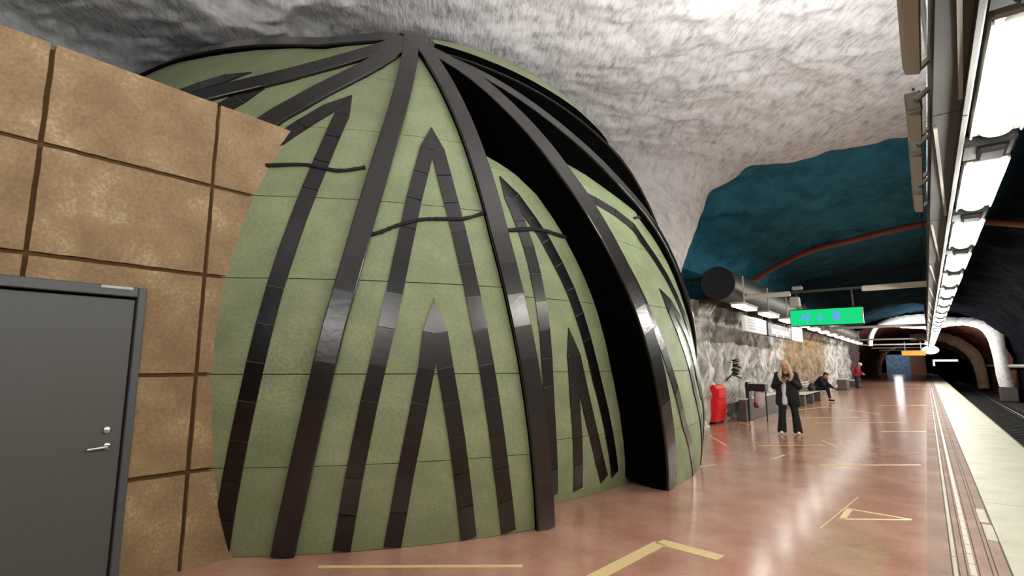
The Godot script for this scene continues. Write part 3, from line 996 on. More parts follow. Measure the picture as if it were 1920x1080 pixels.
func lamp_unit(z0: float, k: int) -> void:   # z0 is the end nearer to the camera
	var ln := 1.47
	var o := thing("edge_lamp", "", "lamp", Vector3(0.50, 3.1, z0 - ln * 0.5), 0.0, "strip lamps over the platform edge")
	if k >= 0: o.set_meta("label", "white strip lamp over the platform edge, %s of its row from the front" % ORDINALS[k])
	else: o.set_meta("label", "strip lamp over the platform edge outside the frame, %s behind the viewpoint" % ORDINALS[-1 - k])
	var m := MB.new()
	m.box(Vector3(0, 0.075, 0), Vector3(0.26, 0.07, ln + 0.12), 0.015)
	for s in [-1.0, 1.0]:
		m.bar(Vector3(s * 0.125, 0.05, -ln * 0.5 - 0.04), Vector3(s * 0.125, 0.05, ln * 0.5 + 0.04), 0.012, 0.06)
	put("lamp_housing", m, M.housing, o)
	m = MB.new()
	var rows := []
	for e in [-1.0, 1.0]:
		var row := []
		for j in 9:
			var a := PI * j / 8.0
			row.append(Vector3(-cos(a) * 0.085, 0.045 - sin(a) * 0.05, e * ln * 0.5))
		rows.append(row)
	m.grid(rows, true)
	for e in 2:
		for j in 8:
			var c0 := Vector3(0, 0.045, -ln * 0.5 if e == 0 else ln * 0.5)
			if e == 0: m.tri(c0, rows[0][j], rows[0][j + 1])
			else: m.tri(c0, rows[1][j + 1], rows[1][j])
	put("lamp_diffuser", m, M.lamp, o)
	m = MB.new()
	m.box(Vector3(-0.02, 0.06, -ln * 0.5 - 0.34), Vector3(0.3, 0.09, 0.34), 0.02)
	m.box(Vector3(0.0, 0.0, -ln * 0.5 - 0.34), Vector3(0.16, 0.05, 0.22), 0.02)
	put("lamp_bracket", m, M.bracket, o)
	for e in ([-0.4, 0.4] if k < 7 else [0.0]):
		var l := OmniLight3D.new()
		l.name = "lamp_light"
		l.light_energy = LAMP_ENERGY * (0.5 if k < 7 else 1.9)
		l.light_color = Color(1.0, 0.985, 0.95)
		l.omni_range = 80.0; l.omni_attenuation = 2.0; l.light_size = 0.07
		l.shadow_enabled = true
		l.position = Vector3(0, -0.085, e)
		o.add_child(l, true)

func build_beam() -> void:
	var o := thing("lamp_beam", "long grey steel beam carrying the lamps over the platform edge", "beam")
	var z := 8.0
	while z > -58.0:
		var m := MB.new()
		m.box(Vector3(0.235, 3.125, z - 1.5), Vector3(0.145, 0.02, 2.99), 0.003)
		m.box(Vector3(0.172, 3.26, z - 1.5), Vector3(0.018, 0.28, 2.99), 0.003)
		put("beam_plate", m, M.steel_dark, o)
		m = MB.new()
		m.box(Vector3(0.315, 3.10, z - 1.5), Vector3(0.03, 0.05, 2.99), 0.004)
		m.box(Vector3(0.332, 3.2, z - 1.5), Vector3(0.012, 0.2, 2.99), 0.003)
		put("beam_flange", m, M.steel_dark, o)
		m = MB.new()
		m.bar(Vector3(0.18, 3.108, z - 0.2), Vector3(0.29, 3.108, z - 2.8), 0.02, 0.012)
		put("beam_brace", m, M.steel, o)
		m = MB.new()
		m.box(Vector3(0.44, 3.24, z - 1.5), Vector3(0.22, 0.02, 2.99), 0.003)
		put("beam_tray", m, M.steel_dark, o)
		z -= 3.0
	for k in 12:
		var m := MB.new()
		var zz := 6.0 - k * 5.6
		m.tube([Vector3(0.24, 3.3, zz), Vector3(0.24, 6.4, zz)], 0.02, 8)
		put("hanger_rod", m, M.steel_dark, o)

func upper_lamp(z0: float, z1: float, idx: int, power := 1.0) -> void:   # boxes on the platform side of the beam that wash the rock with light
	var names := ["largest at the top of the frame", "second from the front", "third from the front", "fourth from the front"]
	var lb: String = "grey box floodlight on the lamp beam, " + (names[idx] if idx >= 0 and idx < 4 else ("%s behind the viewpoint" % ORDINALS[-1 - idx] if idx < 0 else "%s of three added to light the white arch" % ORDINALS[int((-47.5 - z0) / 2.0)]))
	var o := thing("floodlight", lb, "lamp", Vector3(0.092, 3.17, (z0 + z1) * 0.5), 0.0, "floodlights along the lamp beam")
	var ln := z0 - z1
	var m := MB.new()
	var prof := PackedVector2Array([Vector2(-0.04, 0.0), Vector2(0.02, -0.015), Vector2(0.03, 0.02), Vector2(0.03, 0.14), Vector2(-0.05, 0.14), Vector2(-0.05, 0.04)])
	m.prism(prof, Basis(Vector3(1, 0, 0), Vector3(0, 1, 0), Vector3(0, 0, 1)), Vector3(0, 0, ln * 0.5 - 0.09), ln - 0.2, 0.008)
	put("lamp_housing", m, M.housing, o)
	m = MB.new()
	m.box(Vector3(-0.01, 0.06, ln * 0.5 - 0.03), Vector3(0.085, 0.13, 0.05), 0.012)
	put("end_cap", m, M.steel, o)
	for e in [-1.0, 1.0]:
		m = MB.new()
		m.bar(Vector3(0.0, 0.05, e * ln * 0.5), Vector3(0.07, 0.11, e * ln * 0.5), 0.03, 0.03, 0.005)
		put("mounting_arm", m, M.steel, o)
	m = MB.new()
	m.box(Vector3(-0.01, 0.142, 0), Vector3(0.07, 0.006, ln - 0.16))
	put("lamp_lens", m, M.lamp_far, o)
	var l := AreaLight3D.new()
	l.name = "flood_light"
	l.area_size = Vector2(0.07, ln - 0.16)
	l.light_energy = FLOOD_ENERGY * power
	l.light_color = Color(0.985, 0.985, 1.0)
	l.shadow_enabled = true
	l.area_range = 60.0
	if idx == 9: l.basis = Basis.looking_at(Vector3(0, 0.5, -0.86), Vector3.UP)
	else: l.basis = Basis.looking_at(Vector3(-0.2, 0.97, 0) if idx >= 0 else Vector3(-0.5, 0.86, 0), Vector3(0, 0, 1))
	l.position = Vector3(-0.02, 0.165, 0)
	o.add_child(l)

const LAMP_ENERGY := 3.0
const FLOOD_ENERGY := 11.0
const EXPOSURE := 1.0

func build_lamps() -> void:
	build_beam()
	for k in range(-3, 26): lamp_unit(-3.1 - 2.15 * k, k)
	for q in [[6.0, 4.6], [3.5, 2.1], [0.9, -0.5], [-1.9, -3.55], [-3.95, -4.65], [-4.8, -5.75], [-5.95, -6.85]]:
		upper_lamp(q[0], q[1], int([6.0, 3.5, 0.9, -1.9, -3.95, -4.8, -5.95].find(q[0])) - 3, (1.1 if q[0] > 2.0 else 0.55) if q[0] > 0.0 else (0.75 if q[0] > -3.0 else 1.1))
	for z in [-47.5, -49.5, -51.5]: upper_lamp(z, z - 1.2, 9, 3.0)  # extra floodlights added to brighten the white arch
	# glowing globe where a round bright spot ends the lamp row
	var o := thing("bright_globe", "round glowing white globe at the far end of the lamp row", "lamp", Vector3(0.42, 2.95, -62.0))
	var m := MB.new()
	var prof := []
	for j in 13:
		var a := PI * j / 12.0
		prof.append(Vector2(sin(a) * 0.62, -cos(a) * 0.38))
	m.lathe(Vector3.ZERO, prof, 24)
	put("globe_body", m, M.lamp_far, o)
	m = MB.new()
	m.tube([Vector3(0, 0.4, 0), Vector3(0, 1.5, 0)], 0.04, 8)
	put("globe_stem", m, M.steel_dark, o)
	var l := OmniLight3D.new()
	l.name = "globe_light"
	l.light_energy = 4.0; l.omni_range = 80.0; l.omni_attenuation = 2.0; l.shadow_enabled = true; l.light_size = 0.5
	l.position = Vector3(0, -0.1, 1.2)
	o.add_child(l)

# ------------------------------------------------------------------ overhead pipes, duct, signs
func build_overhead() -> void:
	# cross bars from the beam to the left wall
	var o := thing("cross_bar", "pale crossbar above the green exit sign, nearest of the crossbars", "beam", Vector3(0, 3.4, -14.9), 0.0, "crossbars over the platform")
	var m := MB.new()
	m.bar(Vector3(-4.15, 0.0, 0), Vector3(-2.58, 0.0, 0), 0.09, 0.13, 0.02)
	put("bar_sleeve", m, M.beam_white, o)
	m = MB.new()
	m.bar(Vector3(-1.06, 0.0, 0), Vector3(0.3, 0.0, 0), 0.09, 0.13, 0.02)
	put("bar_sleeve", m, M.beam_white, o)
	m = MB.new()
	m.bar(Vector3(-4.5, 0.03, 0), Vector3(0.4, 0.03, 0), 0.06, 0.06, 0.01)
	put("bar_core", m, M.steel_dark, o)
	m = MB.new()
	m.box(Vector3(-2.5, -0.22, 0), Vector3(0.24, 0.26, 0.16), 0.03)
	put("junction_box", m, M.housing, o)
	m = MB.new()
	m.box(Vector3(-2.42, 0.13, 0), Vector3(0.24, 0.09, 0.14), 0.02)
	put("junction_box", m, M.housing, o)
	var zs := [-30.4, -46.0, -58.0, -70.0, -82.0]
	for k in zs.size():
		var words := ["second", "third", "fourth", "fifth", "sixth"]
		m = MB.new()
		m.bar(Vector3(-4.6, 3.4, zs[k]), Vector3(0.4, 3.4, zs[k]), 0.1, 0.12, 0.02)
		tag(put("cross_bar", m, M.steel), "grey crossbar over the platform, %s in the row beyond the exit sign" % words[k], "beam", "crossbars over the platform")
	# ventilation duct with its dark end towards us
	o = thing("vent_duct", "big dark round ventilation duct high on the left wall", "duct", Vector3(-4.0, 3.65, -13.6))
	m = MB.new()
	m.tube([Vector3(0, 0, 0), Vector3(0, 0, -30.0)], 0.41, 32, false)
	put("duct_tube", m, M.duct, o)
	m = MB.new()
	m.lathe(Vector3(0, 0, 0.01), [Vector2(0.425, -0.06), Vector2(0.425, 0.0), Vector2(0.40, 0.005), Vector2(0.39, -0.02), Vector2(0.0, -0.02)], 32, Basis(Vector3(1, 0, 0), Vector3(0, 0, 1), Vector3(0, -1, 0)))
	put("duct_end", m, M.duct_end, o)
	for z in [-0.6, -4.0, -8.0]:
		m = MB.new()
		m.bar(Vector3(-1.3, 0.25, z), Vector3(0.0, 0.25, z), 0.08, 0.08, 0.01)
		m.bar(Vector3(-1.3, -0.3, z), Vector3(0.0, -0.3, z), 0.06, 0.06, 0.01)
		put("duct_bracket", m, M.duct_end, o)
	# red arched pipe under the teal vault
	var path := []
	for q in spline([Vector2(-5.0, 2.9), Vector2(-4.84, 4.4), Vector2(-3.07, 5.38), Vector2(-1.5, 5.68), Vector2(0.44, 5.9), Vector2(2.2, 5.6), Vector2(3.9, 4.9), Vector2(5.2, 3.2)], 40):
		path.append(Vector3(q.x, q.y - 0.05, -20.0))
	m = MB.new()
	m.tube(path, 0.09, 10)
	tag(put("arched_pipe", m, M.pipe_red), "rust red arched pipe running across the teal vault", "pipe")
	# exit sign: a light box under the first cross bar
	o = thing("exit_sign", "glowing green exit sign with running figure, arrow and door", "sign", Vector3(-1.875, 2.78, -15.1))
	m = MB.new()
	m.box(Vector3(0, 0, 0), Vector3(1.58, 0.43, 0.12), 0.02)
	put("sign_case", m, M.black_metal, o)
	m = MB.new()
	m.box(Vector3(0, 0, 0.062), Vector3(1.54, 0.39, 0.01), 0.004)
	put("sign_panel", m, M.exit_green, o)
	var bz := Basis.IDENTITY
	m = MB.new()   # running figure
	var head := []
	var fig := func(mb: MB, pts: Array) -> void:
		var pg := PackedVector2Array()
		for q in pts: pg.append(Vector2(q[0], q[1]))
		mb.prism(pg, bz, Vector3(0, 0, 0.071), 0.005)
	for k in 12: head.append([-0.355 + cos(TAU * k / 12) * 0.032, 0.125 + sin(TAU * k / 12) * 0.032])
	fig.call(m, head)
	fig.call(m, [[-0.46, 0.03], [-0.40, 0.09], [-0.35, 0.095], [-0.38, 0.0], [-0.43, -0.02], [-0.47, 0.0]])
	fig.call(m, [[-0.46, 0.08], [-0.52, 0.03], [-0.50, 0.01], [-0.44, 0.06]])
	fig.call(m, [[-0.37, 0.07], [-0.31, 0.02], [-0.30, 0.04], [-0.36, 0.1]])
	fig.call(m, [[-0.43, 0.0], [-0.48, -0.05], [-0.58, -0.07], [-0.57, -0.03], [-0.50, -0.01], [-0.46, 0.03]])
	fig.call(m, [[-0.43, 0.01], [-0.41, -0.06], [-0.43, -0.15], [-0.38, -0.15], [-0.36, -0.05], [-0.38, 0.03]])
	put("sign_symbol", m, M.exit_symbol, o)
	m = MB.new()
	fig.call(m, [[-0.13, 0.11], [-0.10, 0.11], [-0.10, -0.02], [-0.055, 0.02], [-0.055, -0.03], [-0.115, -0.11], [-0.175, -0.03], [-0.175, 0.02], [-0.13, -0.02]])
	put("sign_symbol", m, M.exit_symbol, o)
	m = MB.new()
	fig.call(m, [[0.17, 0.13], [0.30, 0.13], [0.30, -0.11], [0.17, -0.11]])
	put("sign_symbol", m, M.exit_symbol, o)
	for x in [-0.6, 0.6]:
		m = MB.new()
		m.bar(Vector3(x, 0.2, 0), Vector3(x, 0.62, 0.1), 0.03, 0.03)
		put("sign_hanger", m, M.steel_dark, o)
	var sl := AreaLight3D.new()
	sl.name = "sign_light"; sl.area_size = Vector2(1.5, 0.38); sl.light_color = Color(0.05, 0.9, 0.4); sl.light_energy = 0.06; sl.shadow_enabled = true; sl.area_range = 30.0
	sl.position = Vector3(0, 0, 0.09); sl.rotation = Vector3(0, PI, 0)
	sl.rotation = Vector3.ZERO
	sl.rotation.y = PI
	o.add_child(sl)
	# boards along the left wall, facing the track
	var face := Basis(Vector3(0, 0, -1), Vector3(0, 1, 0), Vector3(1, 0, 0))
	var boards := [[-13.85, -16.05, 2.42, 2.83, "white hanging information board nearest to the dome"], [-16.25, -19.5, 2.42, 2.80, "dark hanging station name board with white lettering"], [-19.6, -21.6, 2.40, 2.92, "white hanging board just beyond the station name board"]]
	for k in 3:
		var q: Array = boards[k]
		o = thing("hanging_board", q[4], "sign", Vector3(-3.5, (q[2] + q[3]) * 0.5, (q[0] + q[1]) * 0.5))
		var w: float = q[0] - q[1]; var h: float = q[3] - q[2]
		m = MB.new()
		m.box(Vector3.ZERO, Vector3(0.10, h, w), 0.012)
		put("board_body", m, M.board_grey if k == 1 else M.board_white, o)
		for e in [-0.4, 0.4]:
			m = MB.new()
			m.bar(Vector3(0, h * 0.5, w * e), Vector3(0, h * 0.5 + 0.35, w * e), 0.03, 0.03)
			put("board_hanger", m, M.steel_dark, o)
		if k == 1:
			var tm := TextMesh.new()
			var fnt := SystemFont.new(); fnt.font_names = PackedStringArray(["Droid Sans"]); fnt.font_weight = 700
			tm.font = fnt; tm.text = "Kungsträdgården"; tm.font_size = 64; tm.pixel_size = 0.0048; tm.depth = 0.012
			var t := MeshInstance3D.new(); t.name = "lettering"; t.mesh = tm; t.material_override = M.sign_text
			t.position = Vector3(0.056, -0.01, 0.0); t.rotation = Vector3(0, PI / 2, 0)
			o.add_child(t)
			m = MB.new()
			m.box(Vector3(0.052, h * 0.38, -w * 0.42), Vector3(0.008, 0.05, 0.22))
			put("line_badge", m, M.red, o)
		else:
			m = MB.new()
			for r in 4:
				for s in 2:
					m.box(Vector3(0.052, h * (0.28 - 0.18 * r), w * (0.18 - 0.42 * s)), Vector3(0.004, 0.025, w * (0.34 - 0.05 * ((r + s) % 3))))
			put("print_line", m, M.print_grey, o)
	# ceiling lamps above the boards
	var zc := -12.4
	for k in 12:
		var far := k > 5
		o = thing("wall_lamp", "flat white ceiling lamp along the left wall, %s in its row from the dome" % ORDINALS[k], "lamp", Vector3(-3.25, 2.93, zc - 0.65), 0.0, "lamps along the left wall")
		m = MB.new()
		m.box(Vector3(0, 0.05, 0), Vector3(0.3, 0.05, 1.34), 0.012)
		m.bar(Vector3(0, 0.07, 0), Vector3(0, 0.75, 0), 0.03, 0.03)
		put("lamp_housing", m, M.housing, o)
		m = MB.new()
		m.box(Vector3(0, 0.0, 0), Vector3(0.26, 0.06, 1.28), 0.02)
		put("lamp_diffuser", m, M.lamp_far, o)
		var l := AreaLight3D.new()
		l.name = "wall_lamp_light"
		l.area_size = Vector2(0.24, 1.25); l.light_energy = WALL_LAMP; l.light_color = Color(1.0, 0.98, 0.95); l.shadow_enabled = true; l.area_range = 40.0
		l.basis = Basis.looking_at(Vector3(-0.35, -0.94, 0), Vector3(0, 0, 1)); l.position = Vector3(-0.02, -0.045, 0)
		o.add_child(l)
		zc -= 2.45

const WALL_LAMP := 0.85

# ------------------------------------------------------------------ far end
func build_far() -> void:
	# white painted arch across the platform and track
	var outer := [Vector2(-3.9, 3.2), Vector2(-3.8, 4.1), Vector2(-3.3, 4.95), Vector2(-2.2, 5.5), Vector2(-0.9, 5.72), Vector2(0.8, 5.62), Vector2(2.4, 5.35), Vector2(3.7, 5.15), Vector2(4.55, 4.75), Vector2(4.85, 4.1), Vector2(4.9, 2.5), Vector2(5.0, 0.9), Vector2(5.1, -0.15)]
	var inner := [Vector2(-3.55, 3.2), Vector2(-3.45, 3.9), Vector2(-3.0, 4.75), Vector2(-2.1, 4.85), Vector2(-0.9, 4.65), Vector2(0.5, 4.5), Vector2(1.5, 4.65), Vector2(2.6, 4.72), Vector2(3.5, 4.45), Vector2(3.95, 3.7), Vector2(4.15, 2.2), Vector2(4.2, 0.9), Vector2(4.3, -0.1)]
	var a := spline(outer, 80); var b := spline(inner, 80)
	var m := MB.new()
	var rows := []
	for k in 81:
		var wob := noise.get_noise_2d(k * 9.0, 5.0) * 0.12
		var o0 := Vector3(a[k].x, a[k].y + wob, -55.0); var i0 := Vector3(b[k].x, b[k].y + wob * 0.7, -55.0)
		rows.append([o0 + Vector3(0, 0, -1.0), o0, i0, i0 + Vector3(0, 0, -1.0)])
	m.grid(rows, true)
	var o: Node3D = put("ceiling_arch", m, M.rock_white)
	structure(o, "white painted rock arch spanning platform and track in the distance", "arch")
	m = MB.new()
	m.box(Vector3(4.75, -0.65, -55.4), Vector3(1.0, 1.0, 1.0), 0.04)
	tag(put("arch_footing", m, M.stone), "grey stone block under the right leg of the white arch", "block")
	# brown inner arch further on
	outer = [Vector2(-1.2, 5.0), Vector2(0.5, 5.2), Vector2(2.2, 5.0), Vector2(3.6, 4.2), Vector2(4.7, 2.8), Vector2(5.0, 1.2), Vector2(5.1, -1.0)]
	inner = [Vector2(-1.2, 4.2), Vector2(0.5, 4.3), Vector2(1.9, 4.0), Vector2(3.1, 3.2), Vector2(3.8, 2.1), Vector2(4.1, 0.8), Vector2(4.2, -1.0)]
	a = spline(outer, 40); b = spline(inner, 40)
	m = MB.new(); rows = []
	for k in 41:
		var wob := noise.get_noise_2d(k * 14.0, 55.0) * 0.2
		rows.append([Vector3(a[k].x, a[k].y + wob, -77.0), Vector3(a[k].x, a[k].y + wob, -76.0), Vector3(b[k].x, b[k].y + wob, -76.0), Vector3(b[k].x, b[k].y + wob, -77.0)])
	m.grid(rows, true)
	m.col = Color(1, 1, 1)
	for k in m.c.size(): m.c[k] = Color(0.42, 0.26, 0.18)
	o = put("ceiling_arch", m, M.rock_paint, null, true)
	structure(o, "light brown rock arch over the track beyond the white arch", "arch")
	# end wall panels
	m = MB.new()
	m.box(Vector3(-4.2, 1.75, -124.0), Vector3(3.7, 3.5, 0.3), 0.03)
	tag(put("art_panel", m, M.art_blue), "pale blue panel on the end wall of the platform", "panel")
	m = MB.new()
	m.box(Vector3(-1.2, 1.75, -124.0), Vector3(2.3, 3.5, 0.3), 0.03)
	tag(put("art_panel", m, M.art_brown), "brown panel beside the pale blue panel at the platform end", "panel")
	for k in 1:  # ceiling lamp added to light the panels on the end wall
		o = thing("added_end_lamp", "added ceiling lamp lighting the pale blue panel on the end wall", "lamp", Vector3(-4.2 + 3.0 * k, 4.2, -119.5))
		m = MB.new(); m.box(Vector3(0, 0.08, 0), Vector3(1.6, 0.1, 0.4), 0.02); m.bar(Vector3(0, 0.1, 0), Vector3(0, 1.2, 0), 0.05, 0.05)
		put("lamp_housing", m, M.housing, o)
		m = MB.new(); m.box(Vector3(0, 0.0, 0), Vector3(1.5, 0.06, 0.34), 0.01)
		put("lamp_diffuser", m, M.lamp_far, o)
		var el := OmniLight3D.new()
		el.name = "added_end_light"; el.light_energy = 6.0; el.omni_range = 60.0; el.omni_attenuation = 2.0; el.light_size = 0.6; el.shadow_enabled = true
		el.position = Vector3(0, -0.35, 0); o.add_child(el)
	# amber departure display
	o = thing("departure_display", "amber lit departure display hanging far down the platform", "display", Vector3(-0.72, 2.5, -52.0))
	m = MB.new()
	m.box(Vector3(0, 0, 0), Vector3(1.55, 0.42, 0.2), 0.03)
	put("display_case", m, M.amber_dark, o)
	m = MB.new()
	m.box(Vector3(0, 0, 0.102), Vector3(1.47, 0.34, 0.01))
	put("display_screen", m, M.amber, o)
	for x in [-0.5, 0.5]:
		m = MB.new()
		m.bar(Vector3(x, 0.2, 0), Vector3(x, 0.9, 0), 0.05, 0.05)
		put("display_hanger", m, M.steel_dark, o)
	# train waiting in the tunnel mouth
	o = thing("train", "distant dark train front with a white light bar on the track", "train", Vector3(2.5, -0.9, -112.0))
	m = MB.new()
	var prof := PackedVector2Array([Vector2(-1.7, 0.3), Vector2(1.7, 0.3), Vector2(1.75, 2.2), Vector2(1.65, 3.3), Vector2(1.2, 3.6), Vector2(-1.2, 3.6), Vector2(-1.65, 3.3), Vector2(-1.75, 2.2)])
	m.prism(prof, Basis.IDENTITY, Vector3(0, 0, 0), 12.0, 0.1)
	put("train_body", m, M.train, o)
	m = MB.new()
	m.box(Vector3(0, 3.2, 0.04), Vector3(3.2, 0.3, 0.06), 0.02)
	m.box(Vector3(-1.5, 2.7, 0.04), Vector3(0.25, 0.8, 0.06), 0.02)
	put("train_lamp", m, M.train_light, o)
	m = MB.new()
	m.box(Vector3(0.1, 2.25, 0.02), Vector3(1.9, 1.2, 0.03), 0.02)
	put("train_windscreen", m, M.void_black, o)

# ------------------------------------------------------------------ things along the left wall
func build_left_things() -> void:
	# red bin
	var o := thing("litter_bin", "bright red plastic bin standing right of the green dome", "bin", Vector3(-4.78, 0, -15.3))
	var m := MB.new()
	var pf := PackedVector2Array([Vector2(-0.25, 0.06), Vector2(0.16, 0.06), Vector2(0.20, 0.30), Vector2(0.22, 0.36), Vector2(0.22, 0.95), Vector2(0.17, 1.04), Vector2(-0.22, 1.06), Vector2(-0.25, 1.0)])
	m.prism(pf, Basis.IDENTITY, Vector3(0, 0, 0.42), 0.84, 0.03)
	put("bin_body", m, M.red, o)
	m = MB.new()
	m.box(Vector3(0.225, 0.80, 0), Vector3(0.06, 0.28, 0.7), 0.02)
	put("bin_door", m, M.red, o)
	m = MB.new()
	m.box(Vector3(0.21, 0.47, 0), Vector3(0.07, 0.2, 0.72), 0.02)
	put("bin_tray", m, M.red, o)
	m = MB.new()
	m.box(Vector3(-0.04, 0.03, 0), Vector3(0.36, 0.06, 0.76), 0.01)
	put("bin_foot", m, M.black_metal, o)
	# low stone wall with a pale top
	o = thing("low_wall", "low grey stone wall with a white top by the rock wall", "wall", Vector3(-4.26, 0, -19.9))
	m = MB.new(); m.box(Vector3(0, 0.3, 0), Vector3(0.18, 0.6, 7.4), 0.01)
	put("wall_body", m, M.stone, o)
	m = MB.new(); m.box(Vector3(-0.02, 0.62, 0), Vector3(0.24, 0.04, 7.4), 0.01)
	put("wall_cap", m, M.stone_top, o)
	# black bag stand
	o = thing("bag_stand", "black framed litter stand holding a clear bag with red waste", "bin", Vector3(-3.98, 0, -16.6))
	m = MB.new()
	m.box(Vector3(-0.20, 0.55, 0), Vector3(0.09, 1.1, 0.3), 0.012)
	put("stand_post", m, M.black_metal, o)
	m = MB.new(); m.box(Vector3(0.06, 0.95, 0), Vector3(0.48, 0.20, 0.36), 0.02)
	put("bag_ring", m, M.black_metal, o)
	m = MB.new(); m.box(Vector3(0.06, 1.06, 0), Vector3(0.46, 0.025, 0.34), 0.008)
	put("lid", m, M.board_white, o)
	m = MB.new(); m.lathe(Vector3(0.09, 0.34, 0), [Vector2(0.0, 0.0), Vector2(0.1, 0.03), Vector2(0.15, 0.15), Vector2(0.15, 0.4), Vector2(0.12, 0.52)], 14)
	put("clear_bag", m, M.bag_white, o)
	m = MB.new(); m.lathe(Vector3(0.02, 0.36, 0.09), [Vector2(0.0, 0.0), Vector2(0.07, 0.04), Vector2(0.08, 0.14), Vector2(0.0, 0.2)], 10)
	put("waste", m, M.bag_red, o)
	m = MB.new(); m.box(Vector3(0.27, 0.45, 0), Vector3(0.03, 0.9, 0.04), 0.006)
	put("stand_leg", m, M.black_metal, o)
	# leafy plant growing out of the rock
	o = thing("rock_plant", "small leafy green plant growing on the grey rock wall", "plant", Vector3(-4.5, 1.25, -16.3))
	var r2 := RandomNumberGenerator.new(); r2.seed = 5
	m = MB.new(); m.tube([Vector3(-0.2, -0.1, 0), Vector3(0.02, 0.1, 0), Vector3(0.06, 0.5, 0)], [0.03, 0.02, 0.008], 7)
	put("stem", m, M.leaf, o)
	for k in 26:
		var an := r2.randf() * TAU; var el := r2.randf_range(-0.3, 0.9); var ln := r2.randf_range(0.16, 0.3)
		var base := Vector3(0.05, 0.0 + 0.018 * k, 0)
		var dr := Vector3(cos(an) * 0.7 + 0.4, el, sin(an)).normalized()
		var sd := dr.cross(Vector3.UP).normalized(); var nn := sd.cross(dr)
		m = MB.new()
		var lr := []
		for j in 6:
			var f := j / 5.0
			var w := sin(PI * (0.08 + f * 0.92)) * 0.085
			var c0 := base + dr * ln * f - Vector3.UP * f * f * 0.07
			lr.append([c0 - sd * w, c0 + nn * 0.012, c0 + sd * w])
		m.grid(lr)
		put("leaf", m, M.leaf if k % 4 else M.leaf_pale, o)
	# bench with steel seats
	bench(Vector3(-4.05, 0, -25.6), 4.6, "long steel slatted bench where the man in black sits")
	bench(Vector3(-4.4, 0, -47.5), 3.2, "small pale bench far down the wall behind the person in red")
	o = thing("planter_block", "grey stone block by the wall next to the person in red", "block", Vector3(-4.5, 0, -40.6))
	m = MB.new(); m.box(Vector3(0, 0.33, 0), Vector3(0.8, 0.66, 1.6), 0.04)
	put("block_body", m, M.stone, o)
	m = MB.new(); m.box(Vector3(0, 0.68, 0), Vector3(0.84, 0.05, 1.64), 0.015)
	put("block_cap", m, M.stone_top, o)

func bench(at: Vector3, ln: float, label: String) -> void:
	var o := thing("bench", label, "bench", at)
	for s in 5:
		var m := MB.new()
		m.box(Vector3(-0.2 + s * 0.1, 0.45, 0), Vector3(0.07, 0.03, ln), 0.008)
		put("slat", m, M.beam_white, o)
	for e in [-0.42, 0.0, 0.42]:
		var m := MB.new()
		m.box(Vector3(0, 0.2, ln * e), Vector3(0.36, 0.4, 0.3), 0.02)
		put("support", m, M.stone, o)
		m = MB.new()
		m.box(Vector3(0, 0.42, ln * e), Vector3(0.46, 0.03, 0.06), 0.005)
		put("bearer", m, M.chrome, o)
	for s in 3:
		var m := MB.new()
		m.box(Vector3(-0.3 - s * 0.02, 0.62 + s * 0.1, 0), Vector3(0.03, 0.06, ln), 0.008)
		put("back_slat", m, M.beam_white, o)
	for e in [-0.4, 0.4]:
		var m := MB.new()
		m.bar(Vector3(-0.24, 0.43, ln * e), Vector3(-0.36, 0.88, ln * e), 0.04, 0.03)
		put("back_post", m, M.chrome, o)

